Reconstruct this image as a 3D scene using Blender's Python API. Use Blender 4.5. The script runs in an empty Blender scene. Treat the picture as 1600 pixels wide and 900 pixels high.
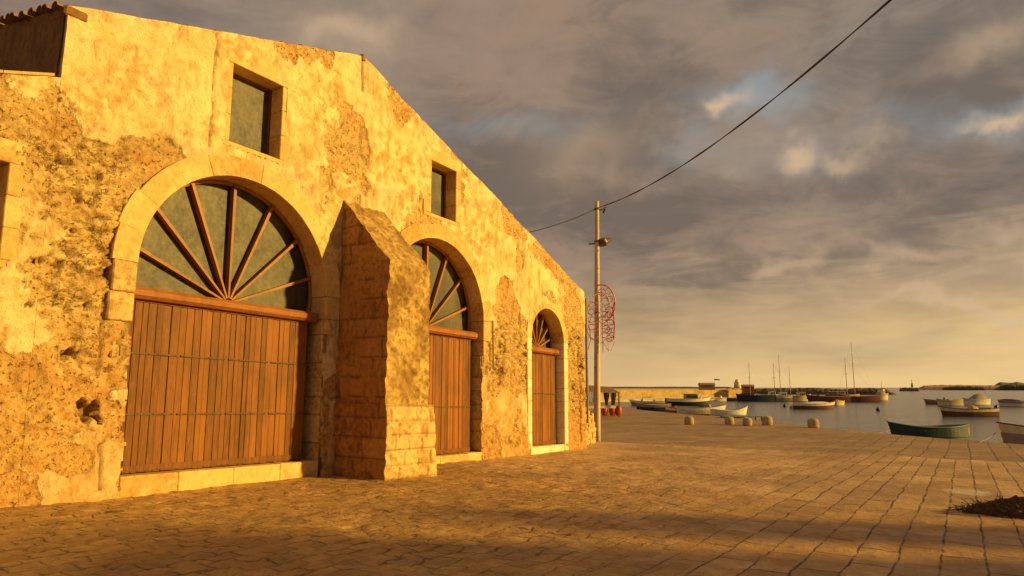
import bpy, bmesh, math, random
import numpy as np
from mathutils import Vector, Matrix
random.seed(7)
RNG = np.random.RandomState(5)
SC = bpy.context.scene
COL = SC.collection
# ------------------------------------------------------------------ camera
f_px = 1050.0; TH = math.atan(155 / f_px); PHI = math.radians(33.4)
H = 1.6; K = 0.027; P = 11.5; X1 = 36.0
cam_d = bpy.data.cameras.new('camera'); cam = bpy.data.objects.new('camera', cam_d); COL.objects.link(cam)
cam_d.sensor_width = 36; cam_d.lens = 36 * f_px / 1600; cam_d.clip_end = 9000; cam_d.clip_start = 0.1
cam.location = (0, 0, H)
FW = Vector((math.cos(PHI) * math.cos(TH), math.sin(PHI) * math.cos(TH), math.sin(TH)))
RT = Vector((math.sin(PHI), -math.cos(PHI), 0)); UP = RT.cross(FW)
cam.rotation_euler = FW.to_track_quat('-Z', 'Y').to_euler()
SC.camera = cam
# ------------------------------------------------------------------ world
SUN_AZ = Vector((0.447, -0.894)); SUN_EL = math.radians(14.5)
W = bpy.data.worlds.new('World'); SC.world = W; W.use_nodes = True
def build_world():
    nt = W.node_tree; N = nt.nodes; L = nt.links
    for n in list(N): N.remove(n)
    out = N.new('ShaderNodeOutputWorld'); bg = N.new('ShaderNodeBackground'); bg.inputs[1].default_value = 0.1
    L.new(bg.outputs[0], out.inputs[0])
    sky = N.new('ShaderNodeTexSky'); sky.sky_type = 'NISHITA'; sky.sun_disc = False
    sky.sun_elevation = SUN_EL
    sky.sun_rotation = math.atan2(SUN_AZ.x, SUN_AZ.y)
    sky.air_density = 1.2; sky.dust_density = 2.0
    tc = N.new('ShaderNodeTexCoord')
    nrm = N.new('ShaderNodeVectorMath'); nrm.operation = 'NORMALIZE'; L.new(tc.outputs['Generated'], nrm.inputs[0])
    D = nrm.outputs[0]
    sep = N.new('ShaderNodeSeparateXYZ'); L.new(D, sep.inputs[0])
    def M(op, a, b=None, clamp=False):
        n = N.new('ShaderNodeMath'); n.operation = op; n.use_clamp = clamp
        for i, v in enumerate((a, b)):
            if v is None: continue
            if isinstance(v, (int, float)): n.inputs[i].default_value = v
            else: L.new(v, n.inputs[i])
        return n.outputs[0]
    def mixc(fac, a, b):
        n = N.new('ShaderNodeMix'); n.data_type = 'RGBA'
        for i, v in ((0, fac), (6, a), (7, b)):
            if isinstance(v, tuple): n.inputs[i].default_value = (*v, 1)
            elif isinstance(v, (int, float)): n.inputs[i].default_value = v
            else: L.new(v, n.inputs[i])
        return n.outputs[2]
    def ramp(v, pts):
        n = N.new('ShaderNodeValToRGB'); L.new(v, n.inputs[0]); e = n.color_ramp.elements
        while len(e) < len(pts): e.new(0.5)
        for i, (p, c) in enumerate(pts): e[i].position = p; e[i].color = (*c, 1) if isinstance(c, tuple) else (c, c, c, 1)
        return n.outputs[0]
    z = M('MAXIMUM', sep.outputs[2], 0.0)
    # cloud plane projection
    den = M('ADD', z, 0.16)
    cx = M('DIVIDE', sep.outputs[0], den); cy = M('DIVIDE', sep.outputs[1], den)
    cmb = N.new('ShaderNodeCombineXYZ'); L.new(cx, cmb.inputs[0]); L.new(cy, cmb.inputs[1])
    def noise(vec, scale, detail, rough=0.5, dist=0.0, off=(0, 0, 0), sc3=(1, 1, 1)):
        mp = N.new('ShaderNodeMapping'); L.new(vec, mp.inputs[0]); mp.inputs['Location'].default_value = off; mp.inputs['Scale'].default_value = sc3
        n = N.new('ShaderNodeTexNoise'); n.inputs['Scale'].default_value = scale; n.inputs['Detail'].default_value = detail
        n.inputs['Roughness'].default_value = rough; n.inputs['Distortion'].default_value = dist
        L.new(mp.outputs[0], n.inputs[0]); return n.outputs[0]
    n1 = noise(cmb.outputs[0], 0.85, 5, 0.5, 0.3, (3.1, 1.7, 0))
    n2 = noise(cmb.outputs[0], 2.2, 7, 0.52, 0.25, (8.1, 4.2, 0))
    n3 = noise(D, 3.0, 6, 0.5, 0.2, (1.3, 5.2, 2.0), (1, 1, 2.6))
    cl = M('ADD', M('MULTIPLY', n1, 0.5), M('MULTIPLY', n2, 0.3)); cl = M('ADD', cl, M('MULTIPLY', n3, 0.2))
    cl = M('ADD', cl, M('MULTIPLY', M('SUBTRACT', noise(D, 7.0, 9, 0.66, 0.6, (0, 3, 0), (1, 1, 2.2)), 0.5), 0.42)); dark = ramp(cl, [(0.42, 0.0), (0.485, 0.30), (0.53, 0.65), (0.60, 1.0)])
    hue = ramp(noise(D, 2.1, 4, 0.5, 0.3, (4.4, 0.3, 1.1)), [(0.38, 0.0), (0.62, 1.0)])
    cool = (1.45, 1.20, 1.04); warm = (3.2, 1.95, 1.25); lite = (2.65, 2.10, 1.62)
    base = mixc(hue, cool, (1.58, 1.20, 0.95))
    cloud = mixc(dark, base, lite)
    cloud = mixc(M('MULTIPLY', M('MULTIPLY', hue, dark), 0.6), cloud, warm)
    # azimuth factor: warmer and brighter to the right of the view
    vr = N.new('ShaderNodeVectorMath'); vr.operation = 'DOT_PRODUCT'; L.new(D, vr.inputs[0]); vr.inputs[1].default_value = RT
    az = M('ADD', M('MULTIPLY', vr.outputs['Value'], 0.85), 0.45, True)
    hz = mixc(az, (5.0, 3.2, 1.55), (7.6, 5.2, 2.25))
    wob = M('MULTIPLY', M('SUBTRACT', noise(D, 2.6, 5, 0.55, 0.4, (0, 0, 0), (1, 1, 5.5)), 0.5), 0.20)
    zz = M('ADD', z, wob)
    band = ramp(zz, [(0.0, 1.0), (0.045, 0.78), (0.095, 0.34), (0.16, 0.06), (0.24, 0.0)])
    col = mixc(band, cloud, hz)
    # lit cloud streaks low on the right
    st = ramp(noise(D, 5.5, 8, 0.62, 0.7, (2.6, 7.0, 1.0), (1, 1, 6)), [(0.50, 0.0), (0.68, 1.0)])
    bandm = ramp(z, [(0.03, 0.0), (0.08, 0.8), (0.17, 0.8), (0.26, 0.0)])
    col = mixc(M('MULTIPLY', M('MULTIPLY', st, bandm), M('MULTIPLY', az, 0.60)), col, (5.4, 3.8, 2.3))
    # gaps of blue and small lit cumulus where the weather opens
    def pix(u, v):
        d = FW * f_px + RT * (u - 800) - UP * (v - 450); return d.normalized()
    wv = N.new('ShaderNodeTexNoise'); wv.inputs['Scale'].default_value = 9; wv.inputs['Detail'].default_value = 6; L.new(D, wv.inputs[0])
    wsub = N.new('ShaderNodeVectorMath'); wsub.operation = 'SUBTRACT'; L.new(wv.outputs['Color'], wsub.inputs[0]); wsub.inputs[1].default_value = (0.5, 0.5, 0.5)
    wsc = N.new('ShaderNodeVectorMath'); wsc.operation = 'SCALE'; L.new(wsub.outputs[0], wsc.inputs[0]); wsc.inputs['Scale'].default_value = 0.17
    wD = N.new('ShaderNodeVectorMath'); wD.operation = 'ADD'; L.new(D, wD.inputs[0]); L.new(wsc.outputs[0], wD.inputs[1])
    def blob(u, v, ru, rv):
        c = pix(u, v)
        s = N.new('ShaderNodeVectorMath'); s.operation = 'SUBTRACT'; L.new(wD.outputs[0], s.inputs[0]); s.inputs[1].default_value = c
        a = N.new('ShaderNodeVectorMath'); a.operation = 'DOT_PRODUCT'; L.new(s.outputs[0], a.inputs[0]); a.inputs[1].default_value = RT / (ru / 1050)
        b = N.new('ShaderNodeVectorMath'); b.operation = 'DOT_PRODUCT'; L.new(s.outputs[0], b.inputs[0]); b.inputs[1].default_value = UP / (rv / 1050)
        r = M('ADD', M('MULTIPLY', a.outputs['Value'], a.outputs['Value']), M('MULTIPLY', b.outputs['Value'], b.outputs['Value']))
        return M('POWER', 2.718, M('MULTIPLY', r, -1.0))
    blues = None
    for (u, v, ru, rv, w) in [(1165, 172, 75, 24, 0.8), (1545, 188, 75, 22, 0.55), (1090, 235, 60, 30, 0.3), (1240, 240, 90, 25, 0.3), (800, 195, 120, 26, 0.30), (1430, 195, 60, 30, 0.25)]:
        g = M('MULTIPLY', blob(u, v, ru, rv), w); blues = g if blues is None else M('MAXIMUM', blues, g)
    skyc = N.new('ShaderNodeMix'); skyc.data_type = 'RGBA'; skyc.blend_type = 'MULTIPLY'; skyc.inputs[0].default_value = 0
    bl = mixc(0.75, sky.outputs[0], (2.9, 3.3, 3.4))
    col = mixc(blues, col, bl)
    lits = None
    for (u, v, ru, rv, w) in [(1128, 182, 32, 13, 0.9), (1222, 243, 34, 17, 0.8), (1325, 240, 32, 13, 0.55), (1548, 190, 26, 10, 0.8), (1240, 412, 45, 14, 0.5), (1580, 365, 50, 20, 0.55), (1420, 405, 60, 12, 0.45), (1520, 470, 120, 9, 0.6), (540, 65, 55, 26, 0.55), (905, 245, 70, 45, 0.30), (1590, 60, 60, 22, 0.35)]:
        g = M('MULTIPLY', blob(u, v, ru, rv), w); lits = g if lits is None else M('MAXIMUM', lits, g)
    col = mixc(lits, col, (5.9, 4.1, 2.5))
    # below the horizon: dim ground tone
    below = M('MULTIPLY', sep.outputs[2], -30.0, True)
    col = mixc(below, col, (1.6, 1.2, 0.9))
    L.new(col, bg.inputs[0])
build_world()
sd = bpy.data.lights.new('sun', 'SUN'); so = bpy.data.objects.new('sun', sd); COL.objects.link(so)
sd.energy = 5.0; sd.angle = math.radians(2.0); sd.color = (1.0, 0.635, 0.14)
sv = Vector((SUN_AZ.x * math.cos(SUN_EL), SUN_AZ.y * math.cos(SUN_EL), math.sin(SUN_EL)))
so.rotation_euler = sv.to_track_quat('Z', 'Y').to_euler(); so.location = (0, -20, 30)
vs = SC.view_settings; vs.view_transform = 'Standard'; vs.look = 'None'; vs.gamma = 1.0; vs.exposure = 0.22; vs.use_curve_mapping = False
SC.render.engine = 'CYCLES'
SC.cycles.max_bounces = 6; SC.cycles.diffuse_bounces = 3
# ------------------------------------------------------------------ helpers
def ray(u, v): return FW * f_px + RT * (u - 800) - UP * (v - 450)
def at_level(u, v, z):
    d = ray(u, v); t = (z - H) / d.z; return Vector((0, 0, H)) + d * t
def at_depth(u, v, x=None, y=None, dist=None):
    d = ray(u, v)
    t = x / d.x if x is not None else (y / d.y if y is not None else dist / math.hypot(d.x, d.y))
    return Vector((0, 0, H)) + d * t
def gz(x): return -K * min(x, X1)
def link(o): COL.objects.link(o); return o
def tag(o, label=None, cat=None, group=None, kind=None):
    if label: o['label'] = label
    if cat: o['category'] = cat
    if group: o['group'] = group
    if kind: o['kind'] = kind
    return o
def empty(name, loc, rz=0, **kw):
    o = bpy.data.objects.new(name, None); o.empty_display_size = 0.3; link(o); o.location = loc; o.rotation_euler = (0, 0, rz)
    return tag(o, **kw)
class MB:
    """collects polygons; world or local coordinates"""
    def __init__(s): s.v = []; s.f = []; s.m = []; s.c = []
    def add(s, vs_, fs, mi=0, col=(0.5, 0, 0.5)):
        b = len(s.v); s.v += [tuple(p) for p in vs_]; s.c += [col] * len(vs_)
        s.f += [tuple(b + i for i in q) for q in fs]; s.m += [mi] * len(fs)
    def box(s, x0, x1, y0, y1, z0, z1, mi=0, col=(0.5, 0, 0.5), bev=0.0):
        if bev <= 0:
            s.add([(x0, y0, z0), (x1, y0, z0), (x1, y1, z0), (x0, y1, z0), (x0, y0, z1), (x1, y0, z1), (x1, y1, z1), (x0, y1, z1)],
                  [(0, 3, 2, 1), (4, 5, 6, 7), (0, 1, 5, 4), (1, 2, 6, 5), (2, 3, 7, 6), (3, 0, 4, 7)], mi, col); return
        b = bev; V = []; F = []
        for (zz, e) in ((z0, b), (z0 + b, 0), (z1 - b, 0), (z1, b)):
            V += [(x0 + b + (0 if e == 0 else e * .3), y0 + e, zz), (x1 - b, y0 + e, zz), (x1 - e, y0 + b, zz), (x1 - e, y1 - b, zz), (x1 - b, y1 - e, zz), (x0 + b, y1 - e, zz), (x0 + e, y1 - b, zz), (x0 + e, y0 + b, zz)]
        for r in range(3):
            for i in range(8): F.append((r * 8 + i, r * 8 + (i + 1) % 8, r * 8 + 8 + (i + 1) % 8, r * 8 + 8 + i))
        F.append(tuple(range(7, -1, -1))); F.append(tuple(range(24, 32)))
        s.add(V, F, mi, col)
    def tube(s, pts, r, n=8, mi=0, col=(0.5, 0, 0.5), cap=True):
        pts = [Vector(p) for p in pts]; rs = r if isinstance(r, (list, tuple)) else [r] * len(pts)
        V = []; F = []; prev = None
        for i, p in enumerate(pts):
            t = (pts[min(i + 1, len(pts) - 1)] - pts[max(i - 1, 0)]).normalized()
            if prev is None:
                a = Vector((0, 0, 1)) if abs(t.z) < 0.9 else Vector((1, 0, 0)); u = t.cross(a).normalized()
            else:
                u = (prev - t * prev.dot(t)).normalized()
            prev = u; w = t.cross(u)
            for k in range(n):
                a = 2 * math.pi * k / n; V.append(p + (u * math.cos(a) + w * math.sin(a)) * rs[i])
        for i in range(len(pts) - 1):
            for k in range(n): F.append((i * n + k, i * n + (k + 1) % n, (i + 1) * n + (k + 1) % n, (i + 1) * n + k))
        if cap: F.append(tuple(range(n - 1, -1, -1))); F.append(tuple((len(pts) - 1) * n + k for k in range(n)))
        s.add(V, F, mi, col)
    def lathe(s, c, prof, n=16, mi=0, col=(0.5, 0, 0.5), wob=0.0, sy=1.0):
        V = []; F = []
        for (r, z) in prof:
            for k in range(n):
                a = 2 * math.pi * k / n; rr = r * (1 + wob * random.uniform(-1, 1))
                V.append((c[0] + rr * math.cos(a), c[1] + rr * sy * math.sin(a), c[2] + z))
        for i in range(len(prof) - 1):
            for k in range(n): F.append((i * n + k, i * n + (k + 1) % n, (i + 1) * n + (k + 1) % n, (i + 1) * n + k))
        F.append(tuple(range(n - 1, -1, -1))); F.append(tuple((len(prof) - 1) * n + k for k in range(n)))
        s.add(V, F, mi, col)
    def grid(s, X, Y, Z, C=None, keep=None, mi=0):
        """X,Y,Z 2-D arrays (nv,nu); faces wound so normal follows du x dv"""
        nv, nu = X.shape; b = len(s.v)
        s.v += list(map(tuple, np.stack([X, Y, Z], -1).reshape(-1, 3)))
        if C is None: s.c += [(0.5, 0, 0.5)] * (nu * nv)
        else: s.c += list(map(tuple, C.reshape(-1, 3)))
        i = np.arange(nv * nu).reshape(nv, nu)
        q = np.stack([i[:-1, :-1], i[:-1, 1:], i[1:, 1:], i[1:, :-1]], -1)
        if keep is not None: q = q[keep]
        q = q.reshape(-1, 4) + b
        s.f += list(map(tuple, q)); s.m += [mi] * len(q)
    def build(s, name, mats, parent=None, shear=False, smooth=False, world=True, label=None):
        if not isinstance(mats, (list, tuple)): mats = [mats]
        v = np.array(s.v, dtype=float)
        if shear: v[:, 2] -= K * np.minimum(v[:, 0], X1)
        if parent is not None and world:
            root = parent; org = Vector((0, 0, 0))
            while root is not None: org += root.location; root = root.parent
            v -= np.array(org)
        me = bpy.data.meshes.new(name); me.from_pydata([tuple(p) for p in v.tolist()], [], s.f)
        for m in mats: me.materials.append(m)
        me.polygons.foreach_set('material_index', s.m)
        if smooth: me.polygons.foreach_set('use_smooth', [True] * len(s.f))
        ca = me.color_attributes.new('m', 'FLOAT_COLOR', 'POINT')
        ca.data.foreach_set('color', np.hstack([np.array(s.c, dtype=np.float32), np.ones((len(s.c), 1), np.float32)]).ravel())
        me.update()
        o = bpy.data.objects.new(name, me); link(o)
        if parent is not None: o.parent = parent
        if label: o['label'] = label
        return o
# numpy noise
_G = RNG.rand(256, 256)
def vnoise(x, y):
    xi = np.floor(x).astype(int); yi = np.floor(y).astype(int); fx = x - xi; fy = y - yi
    fx = fx * fx * fx * (fx * (fx * 6 - 15) + 10); fy = fy * fy * fy * (fy * (fy * 6 - 15) + 10)
    a = _G[yi % 256, xi % 256]; b = _G[yi % 256, (xi + 1) % 256]; c = _G[(yi + 1) % 256, xi % 256]; d = _G[(yi + 1) % 256, (xi + 1) % 256]
    return (a * (1 - fx) + b * fx) * (1 - fy) + (c * (1 - fx) + d * fx) * fy
def fbm(x, y, o=5, g=0.5):
    s = 0; a = 1; t = 0
    for i in range(o):
        s = s + a * vnoise(x * 2 ** i + 17.3 * i, y * 2 ** i + 9.1 * i); t += a; a *= g
    return s / t
def worley(x, y):
    xi = np.floor(x).astype(int); yi = np.floor(y).astype(int)
    f1 = np.full(x.shape, 9.0); f2 = np.full(x.shape, 9.0); cid = np.zeros(x.shape)
    for dx in (-1, 0, 1):
        for dy in (-1, 0, 1):
            a = _G[(yi + dy) % 256, (xi + dx) % 256]; b = _G[(yi + dy + 77) % 256, (xi + dx + 31) % 256]
            d = np.hypot(xi + dx + a - x, yi + dy + b - y)
            m = d < f1
            f2 = np.where(m, f1, np.minimum(f2, d)); cid = np.where(m, _G[(yi + dy + 13) % 256, (xi + dx + 5) % 256], cid); f1 = np.where(m, d, f1)
    return f1, f2, cid
def sst(x, a, b):
    t = np.clip((x - a) / (b - a), 0, 1); return t * t * (3 - 2 * t)
def gau(x, z, cx, cz, rx, rz): return np.exp(-((x - cx) / rx) ** 2 - ((z - cz) / rz) ** 2)
# ------------------------------------------------------------------ materials
class NT:
    def __init__(s, name):
        s.mat = bpy.data.materials.new(name); s.mat.use_nodes = True; s.t = s.mat.node_tree; s.N = s.t.nodes; s.L = s.t.links
        s.bs = s.N['Principled BSDF']; s.tc = s.N.new('ShaderNodeTexCoord')
    def obj(s, scale=(1, 1, 1), rot=(0, 0, 0)):
        m = s.N.new('ShaderNodeMapping'); m.inputs['Scale'].default_value = scale; m.inputs['Rotation'].default_value = rot
        g = s.N.new('ShaderNodeNewGeometry'); s.L.new(g.outputs['Position'], m.inputs[0]); return m.outputs[0]
    def loc(s, scale=(1, 1, 1)):
        m = s.N.new('ShaderNodeMapping'); m.inputs['Scale'].default_value = scale; s.L.new(s.tc.outputs['Object'], m.inputs[0]); return m.outputs[0]
    def noise(s, v, sc, det=5, rough=0.55, dist=0.0):
        n = s.N.new('ShaderNodeTexNoise'); n.inputs['Scale'].default_value = sc; n.inputs['Detail'].default_value = det
        n.inputs['Roughness'].default_value = rough; n.inputs['Distortion'].default_value = dist; s.L.new(v, n.inputs[0]); return n
    def ramp(s, v, pts):
        n = s.N.new('ShaderNodeValToRGB'); s.L.new(v, n.inputs[0]); e = n.color_ramp.elements
        while len(e) < len(pts): e.new(0.5)
        for i, (p, c) in enumerate(pts): e[i].position = p; e[i].color = (*c, 1) if isinstance(c, tuple) else (c, c, c, 1)
        return n.outputs[0]
    def mix(s, fac, a, b, blend='MIX'):
        n = s.N.new('ShaderNodeMix'); n.data_type = 'RGBA'; n.blend_type = blend
        for i, v in ((0, fac), (6, a), (7, b)):
            if isinstance(v, tuple): n.inputs[i].default_value = (*v, 1)
            elif isinstance(v, (int, float)): n.inputs[i].default_value = v
            else: s.L.new(v, n.inputs[i])
        return n.outputs[2]
    def math(s, op, a, b=None, clamp=False):
        n = s.N.new('ShaderNodeMath'); n.operation = op; n.use_clamp = clamp
        for i, v in enumerate((a, b)):
            if v is None: continue
            if isinstance(v, (int, float)): n.inputs[i].default_value = v
            else: s.L.new(v, n.inputs[i])
        return n.outputs[0]
    def attr(s):
        a = s.N.new('ShaderNodeAttribute'); a.attribute_name = 'm'; sp = s.N.new('ShaderNodeSeparateColor'); s.L.new(a.outputs['Color'], sp.inputs[0])
        return sp.outputs
    def bump(s, h, st=0.5, dist=0.02, prev=None):
        b = s.N.new('ShaderNodeBump'); b.inputs['Strength'].default_value = st; b.inputs['Distance'].default_value = dist; s.L.new(h, b.inputs['Height'])
        if prev is not None: s.L.new(prev, b.inputs['Normal'])
        return b.outputs[0]
    def fin(s, col, rough=0.9, nrm=None, metal=0.0, spec=0.3):
        if isinstance(col, tuple): s.bs.inputs['Base Color'].default_value = (*col, 1)
        else: s.L.new(col, s.bs.inputs['Base Color'])
        if isinstance(rough, (int, float)): s.bs.inputs['Roughness'].default_value = rough
        else: s.L.new(rough, s.bs.inputs['Roughness'])
        s.bs.inputs['Metallic'].default_value = metal; s.bs.inputs['Specular IOR Level'].default_value = spec
        if nrm is not None: s.L.new(nrm, s.bs.inputs['Normal'])
        return s.mat
def mat_wall():
    n = NT('eroded_plaster'); v = n.obj(); a = n.attr()
    big = n.noise(v, 1.1, 8, 0.6, 0.6).outputs[0]
    mid = n.noise(v, 4.5, 8, 0.65, 0.4).outputs[0]
    vs_ = n.obj((2.2, 2.2, 0.75)); streak = n.noise(vs_, 2.2, 7, 0.65, 0.3).outputs[0]
    fine = n.noise(v, 38, 4, 0.7).outputs[0]
    med = n.noise(v, 13, 5, 0.7, 0.3).outputs[0]
    pl = n.mix(n.ramp(mid, [(0.42, 0.0), (0.57, 1.0)]), (0.58, 0.37, 0.125), (0.92, 0.75, 0.40))
    calm = n.ramp(n.noise(v, 0.55, 5, 0.6, 0.5).outputs[0], [(0.42, 0.0), (0.56, 1.0)])
    pl = n.mix(n.math('MULTIPLY', calm, 0.75), pl, n.mix(n.ramp(big, [(0.4, 0.0), (0.6, 1.0)]), (0.74, 0.55, 0.26), (0.90, 0.74, 0.43)))
    pl = n.mix(n.ramp(streak, [(0.52, 0.0), (0.66, 0.6)]), pl, (0.44, 0.24, 0.07))
    ru = n.mix(n.ramp(med, [(0.35, 0.0), (0.62, 1.0)]), (0.46, 0.265, 0.085), (0.74, 0.52, 0.22))
    ru = n.mix(n.math('MULTIPLY', n.ramp(big, [(0.50, 0.0), (0.62, 1.0)]), 0.6), ru, (0.50, 0.23, 0.06))
    wv = n.N.new('ShaderNodeVectorMath'); wv.operation = 'SCALE'; n.L.new(n.noise(v, 5, 4, 0.6).outputs['Color'], wv.inputs[0]); wv.inputs['Scale'].default_value = 0.22
    wa = n.N.new('ShaderNodeVectorMath'); wa.operation = 'ADD'; n.L.new(v, wa.inputs[0]); n.L.new(wv.outputs[0], wa.inputs[1])
    wm = n.N.new('ShaderNodeVectorMath'); wm.operation = 'MULTIPLY'; n.L.new(wa.outputs[0], wm.inputs[0]); wm.inputs[1].default_value = (1, 1, 1.6)
    vo = n.N.new('ShaderNodeTexVoronoi'); vo.feature = 'DISTANCE_TO_EDGE'; vo.inputs['Scale'].default_value = 6.5; n.L.new(wm.outputs[0], vo.inputs[0])
    vc = n.N.new('ShaderNodeTexVoronoi'); vc.inputs['Scale'].default_value = 6.5; n.L.new(wm.outputs[0], vc.inputs[0])
    crack = n.math('MULTIPLY', n.ramp(vo.outputs['Distance'], [(0.0, 1.0), (0.07, 0.0)]), n.ramp(n.noise(v, 3.3, 4, 0.6).outputs[0], [(0.48, 0.0), (0.60, 1.0)]))
    crack = n.math('MULTIPLY', crack, n.math('ADD', n.math('MULTIPLY', a[2], 0.9), 0.02), True)
    vsep = n.N.new('ShaderNodeSeparateColor'); n.L.new(vc.outputs['Color'], vsep.inputs[0])
    ru = n.mix(n.math('MULTIPLY', vsep.outputs[0], n.math('MULTIPLY', a[2], 0.6)), ru, (0.80, 0.60, 0.28))
    edge = n.math('ADD', a[0], n.math('MULTIPLY', n.math('SUBTRACT', med, 0.5), 1.3))
    edge = n.ramp(edge, [(0.25, 0.0), (0.72, 1.0)])
    c = n.mix(edge, ru, pl)
    crack = n.math('MULTIPLY', crack, n.math('SUBTRACT', 1.0, n.math('MULTIPLY', edge, 0.8)))
    pits = n.math('MULTIPLY', n.ramp(n.noise(v, 17, 4, 0.6, 0.4).outputs[0], [(0.33, 1.0), (0.40, 0.0)]), n.math('SUBTRACT', 1.0, n.math('MULTIPLY', edge, 0.85)))
    c = n.mix(n.math('MULTIPLY', n.math('MAXIMUM', crack, pits), 0.8), c, (0.12, 0.05, 0.015))
    c = n.mix(n.ramp(fine, [(0.30, 0.55), (0.45, 0.0)]), c, (0.34, 0.19, 0.08))
    gp = n.N.new('ShaderNodeNewGeometry'); gs = n.N.new('ShaderNodeSeparateXYZ'); n.L.new(gp.outputs['Position'], gs.inputs[0])
    foot_tint = n.N.new('ShaderNodeMapRange'); n.L.new(n.math('ADD', gs.outputs[2], n.math('MULTIPLY', big, 5.5)), foot_tint.inputs[0]); foot_tint.inputs[1].default_value = 5.2; foot_tint.inputs[2].default_value = 2.6
    c = n.mix(n.math('MULTIPLY', foot_tint.outputs[0], 0.62), c, n.mix(n.ramp(med, [(0.4, 0.0), (0.6, 1.0)]), (0.42, 0.19, 0.05), (0.62, 0.34, 0.10)))  # wall turns darker orange towards its foot
    mott = n.noise(v, 2.6, 9, 0.72, 0.8).outputs[0]
    c = n.mix(n.ramp(mott, [(0.53, 0.0), (0.66, 0.55)]), c, (0.36, 0.18, 0.05))
    c = n.mix(n.math('MULTIPLY', a[1], 0.85), c, (0.13, 0.065, 0.025))
    hgt = n.math('ADD', n.math('MULTIPLY', med, 1.0), n.math('MULTIPLY', fine, 0.45))
    hgt = n.math('ADD', hgt, n.math('MULTIPLY', edge, 0.35))
    hgt = n.math('SUBTRACT', hgt, n.math('MULTIPLY', n.math('MAXIMUM', crack, pits), 1.3))
    return n.fin(c, 0.95, n.bump(hgt, 0.9, 0.035), spec=0.15)
def mat_ashlar(name, c1, c2, c3, bs=0.5):
    n = NT(name); v = n.obj(); a = n.attr()
    big = n.noise(v, 1.6, 7, 0.6, 0.5).outputs[0]; med = n.noise(v, 9, 7, 0.65, 0.2).outputs[0]; fine = n.noise(v, 45, 4, 0.7).outputs[0]
    c = n.mix(n.ramp(big, [(0.42, 0.0), (0.58, 1.0)]), c1, c2)
    c = n.mix(n.ramp(med, [(0.47, 0.0), (0.60, 0.8)]), c, c3)
    c = n.mix(n.math('MULTIPLY', a[2], 0.45), c, tuple(min(1, x * 1.25) for x in c2))
    c = n.mix(n.ramp(fine, [(0.30, 0.5), (0.42, 0.0)]), c, tuple(x * 0.45 for x in c3))
    c = n.mix(n.math('MULTIPLY', a[1], 0.85), c, (0.12, 0.06, 0.025))
    h_ = n.math('ADD', n.math('MULTIPLY', med, 1.0), n.math('MULTIPLY', fine, 0.4))
    return n.fin(c, 0.93, n.bump(h_, bs, 0.03), spec=0.15)
def mat_wood(name, c1, c2, vert=True, gloss=0.6):
    n = NT(name); a = n.attr()
    v = n.obj((14, 14, 0.9) if vert else (0.9, 14, 14)); g = n.noise(v, 3.0, 8, 0.65, 0.4).outputs[0]
    v2 = n.obj((2, 2, 0.6)); b = n.noise(v2, 1.5, 5, 0.6).outputs[0]
    c = n.mix(n.ramp(g, [(0.36, 0.0), (0.62, 1.0)]), c1, c2)
    c = n.mix(n.math('MULTIPLY', a[2], 0.7), c, tuple(x * 1.7 for x in c2))
    c = n.mix(n.ramp(b, [(0.45, 0.0), (0.66, 0.4)]), c, tuple(x * 0.6 for x in c1))
    b2 = n.noise(n.obj((9, 9, 1.6)), 2.0, 6, 0.7).outputs[0]; c = n.mix(n.ramp(b2, [(0.56, 0.0), (0.68, 0.5)]), c, tuple(x * 1.5 for x in c2))
    c = n.mix(n.math('MULTIPLY', a[1], 0.9), c, (0.03, 0.018, 0.01))
    return n.fin(c, gloss, n.bump(g, 0.35, 0.012), spec=0.3)
def mat_simple(name, col, rough=0.7, var=0.25, sc=6.0, metal=0.0, spec=0.4):
    n = NT(name); v = n.loc(); k = n.noise(v, sc, 6, 0.65).outputs[0]
    c = n.mix(n.ramp(k, [(0.35, 0.0), (0.65, 1.0)]), tuple(x * (1 - var) for x in col), tuple(min(1, x * (1 + var)) for x in col))
    return n.fin(c, rough, n.bump(k, 0.15, 0.01), metal, spec)
M_WALL = mat_wall()
M_ARCH = mat_ashlar('arch_stone', (0.62, 0.39, 0.13), (0.80, 0.58, 0.25), (0.46, 0.25, 0.07), 0.7)
M_JAMB = mat_ashlar('jamb_stone', (0.56, 0.36, 0.13), (0.74, 0.54, 0.24), (0.36, 0.19, 0.06), 0.9)
M_WHITE = mat_ashlar('pale_jamb_stone', (0.78, 0.66, 0.43), (0.85, 0.76, 0.55), (0.66, 0.50, 0.28), 0.35)
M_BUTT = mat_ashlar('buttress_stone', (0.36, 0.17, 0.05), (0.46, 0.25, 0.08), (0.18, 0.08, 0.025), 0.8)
M_LICH = mat_ashlar('lichen_plaster', (0.30, 0.165, 0.05), (0.62, 0.42, 0.15), (0.13, 0.065, 0.02), 1.0)
M_DOOR = mat_wood('door_wood', (0.105, 0.036, 0.006), (0.235, 0.084, 0.012))
M_LOG = mat_wood('beam_wood', (0.20, 0.065, 0.013), (0.33, 0.12, 0.026), vert=False)
M_SPOKE = mat_wood('spoke_wood', (0.24, 0.095, 0.02), (0.36, 0.15, 0.035), vert=False, gloss=0.5)
M_IRON = mat_simple('iron_strap', (0.13, 0.085, 0.04), 0.7, 0.3, 9, 0.2)
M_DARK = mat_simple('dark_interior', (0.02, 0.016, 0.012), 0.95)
M_GLASS = NT('dusty_glass')
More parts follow.
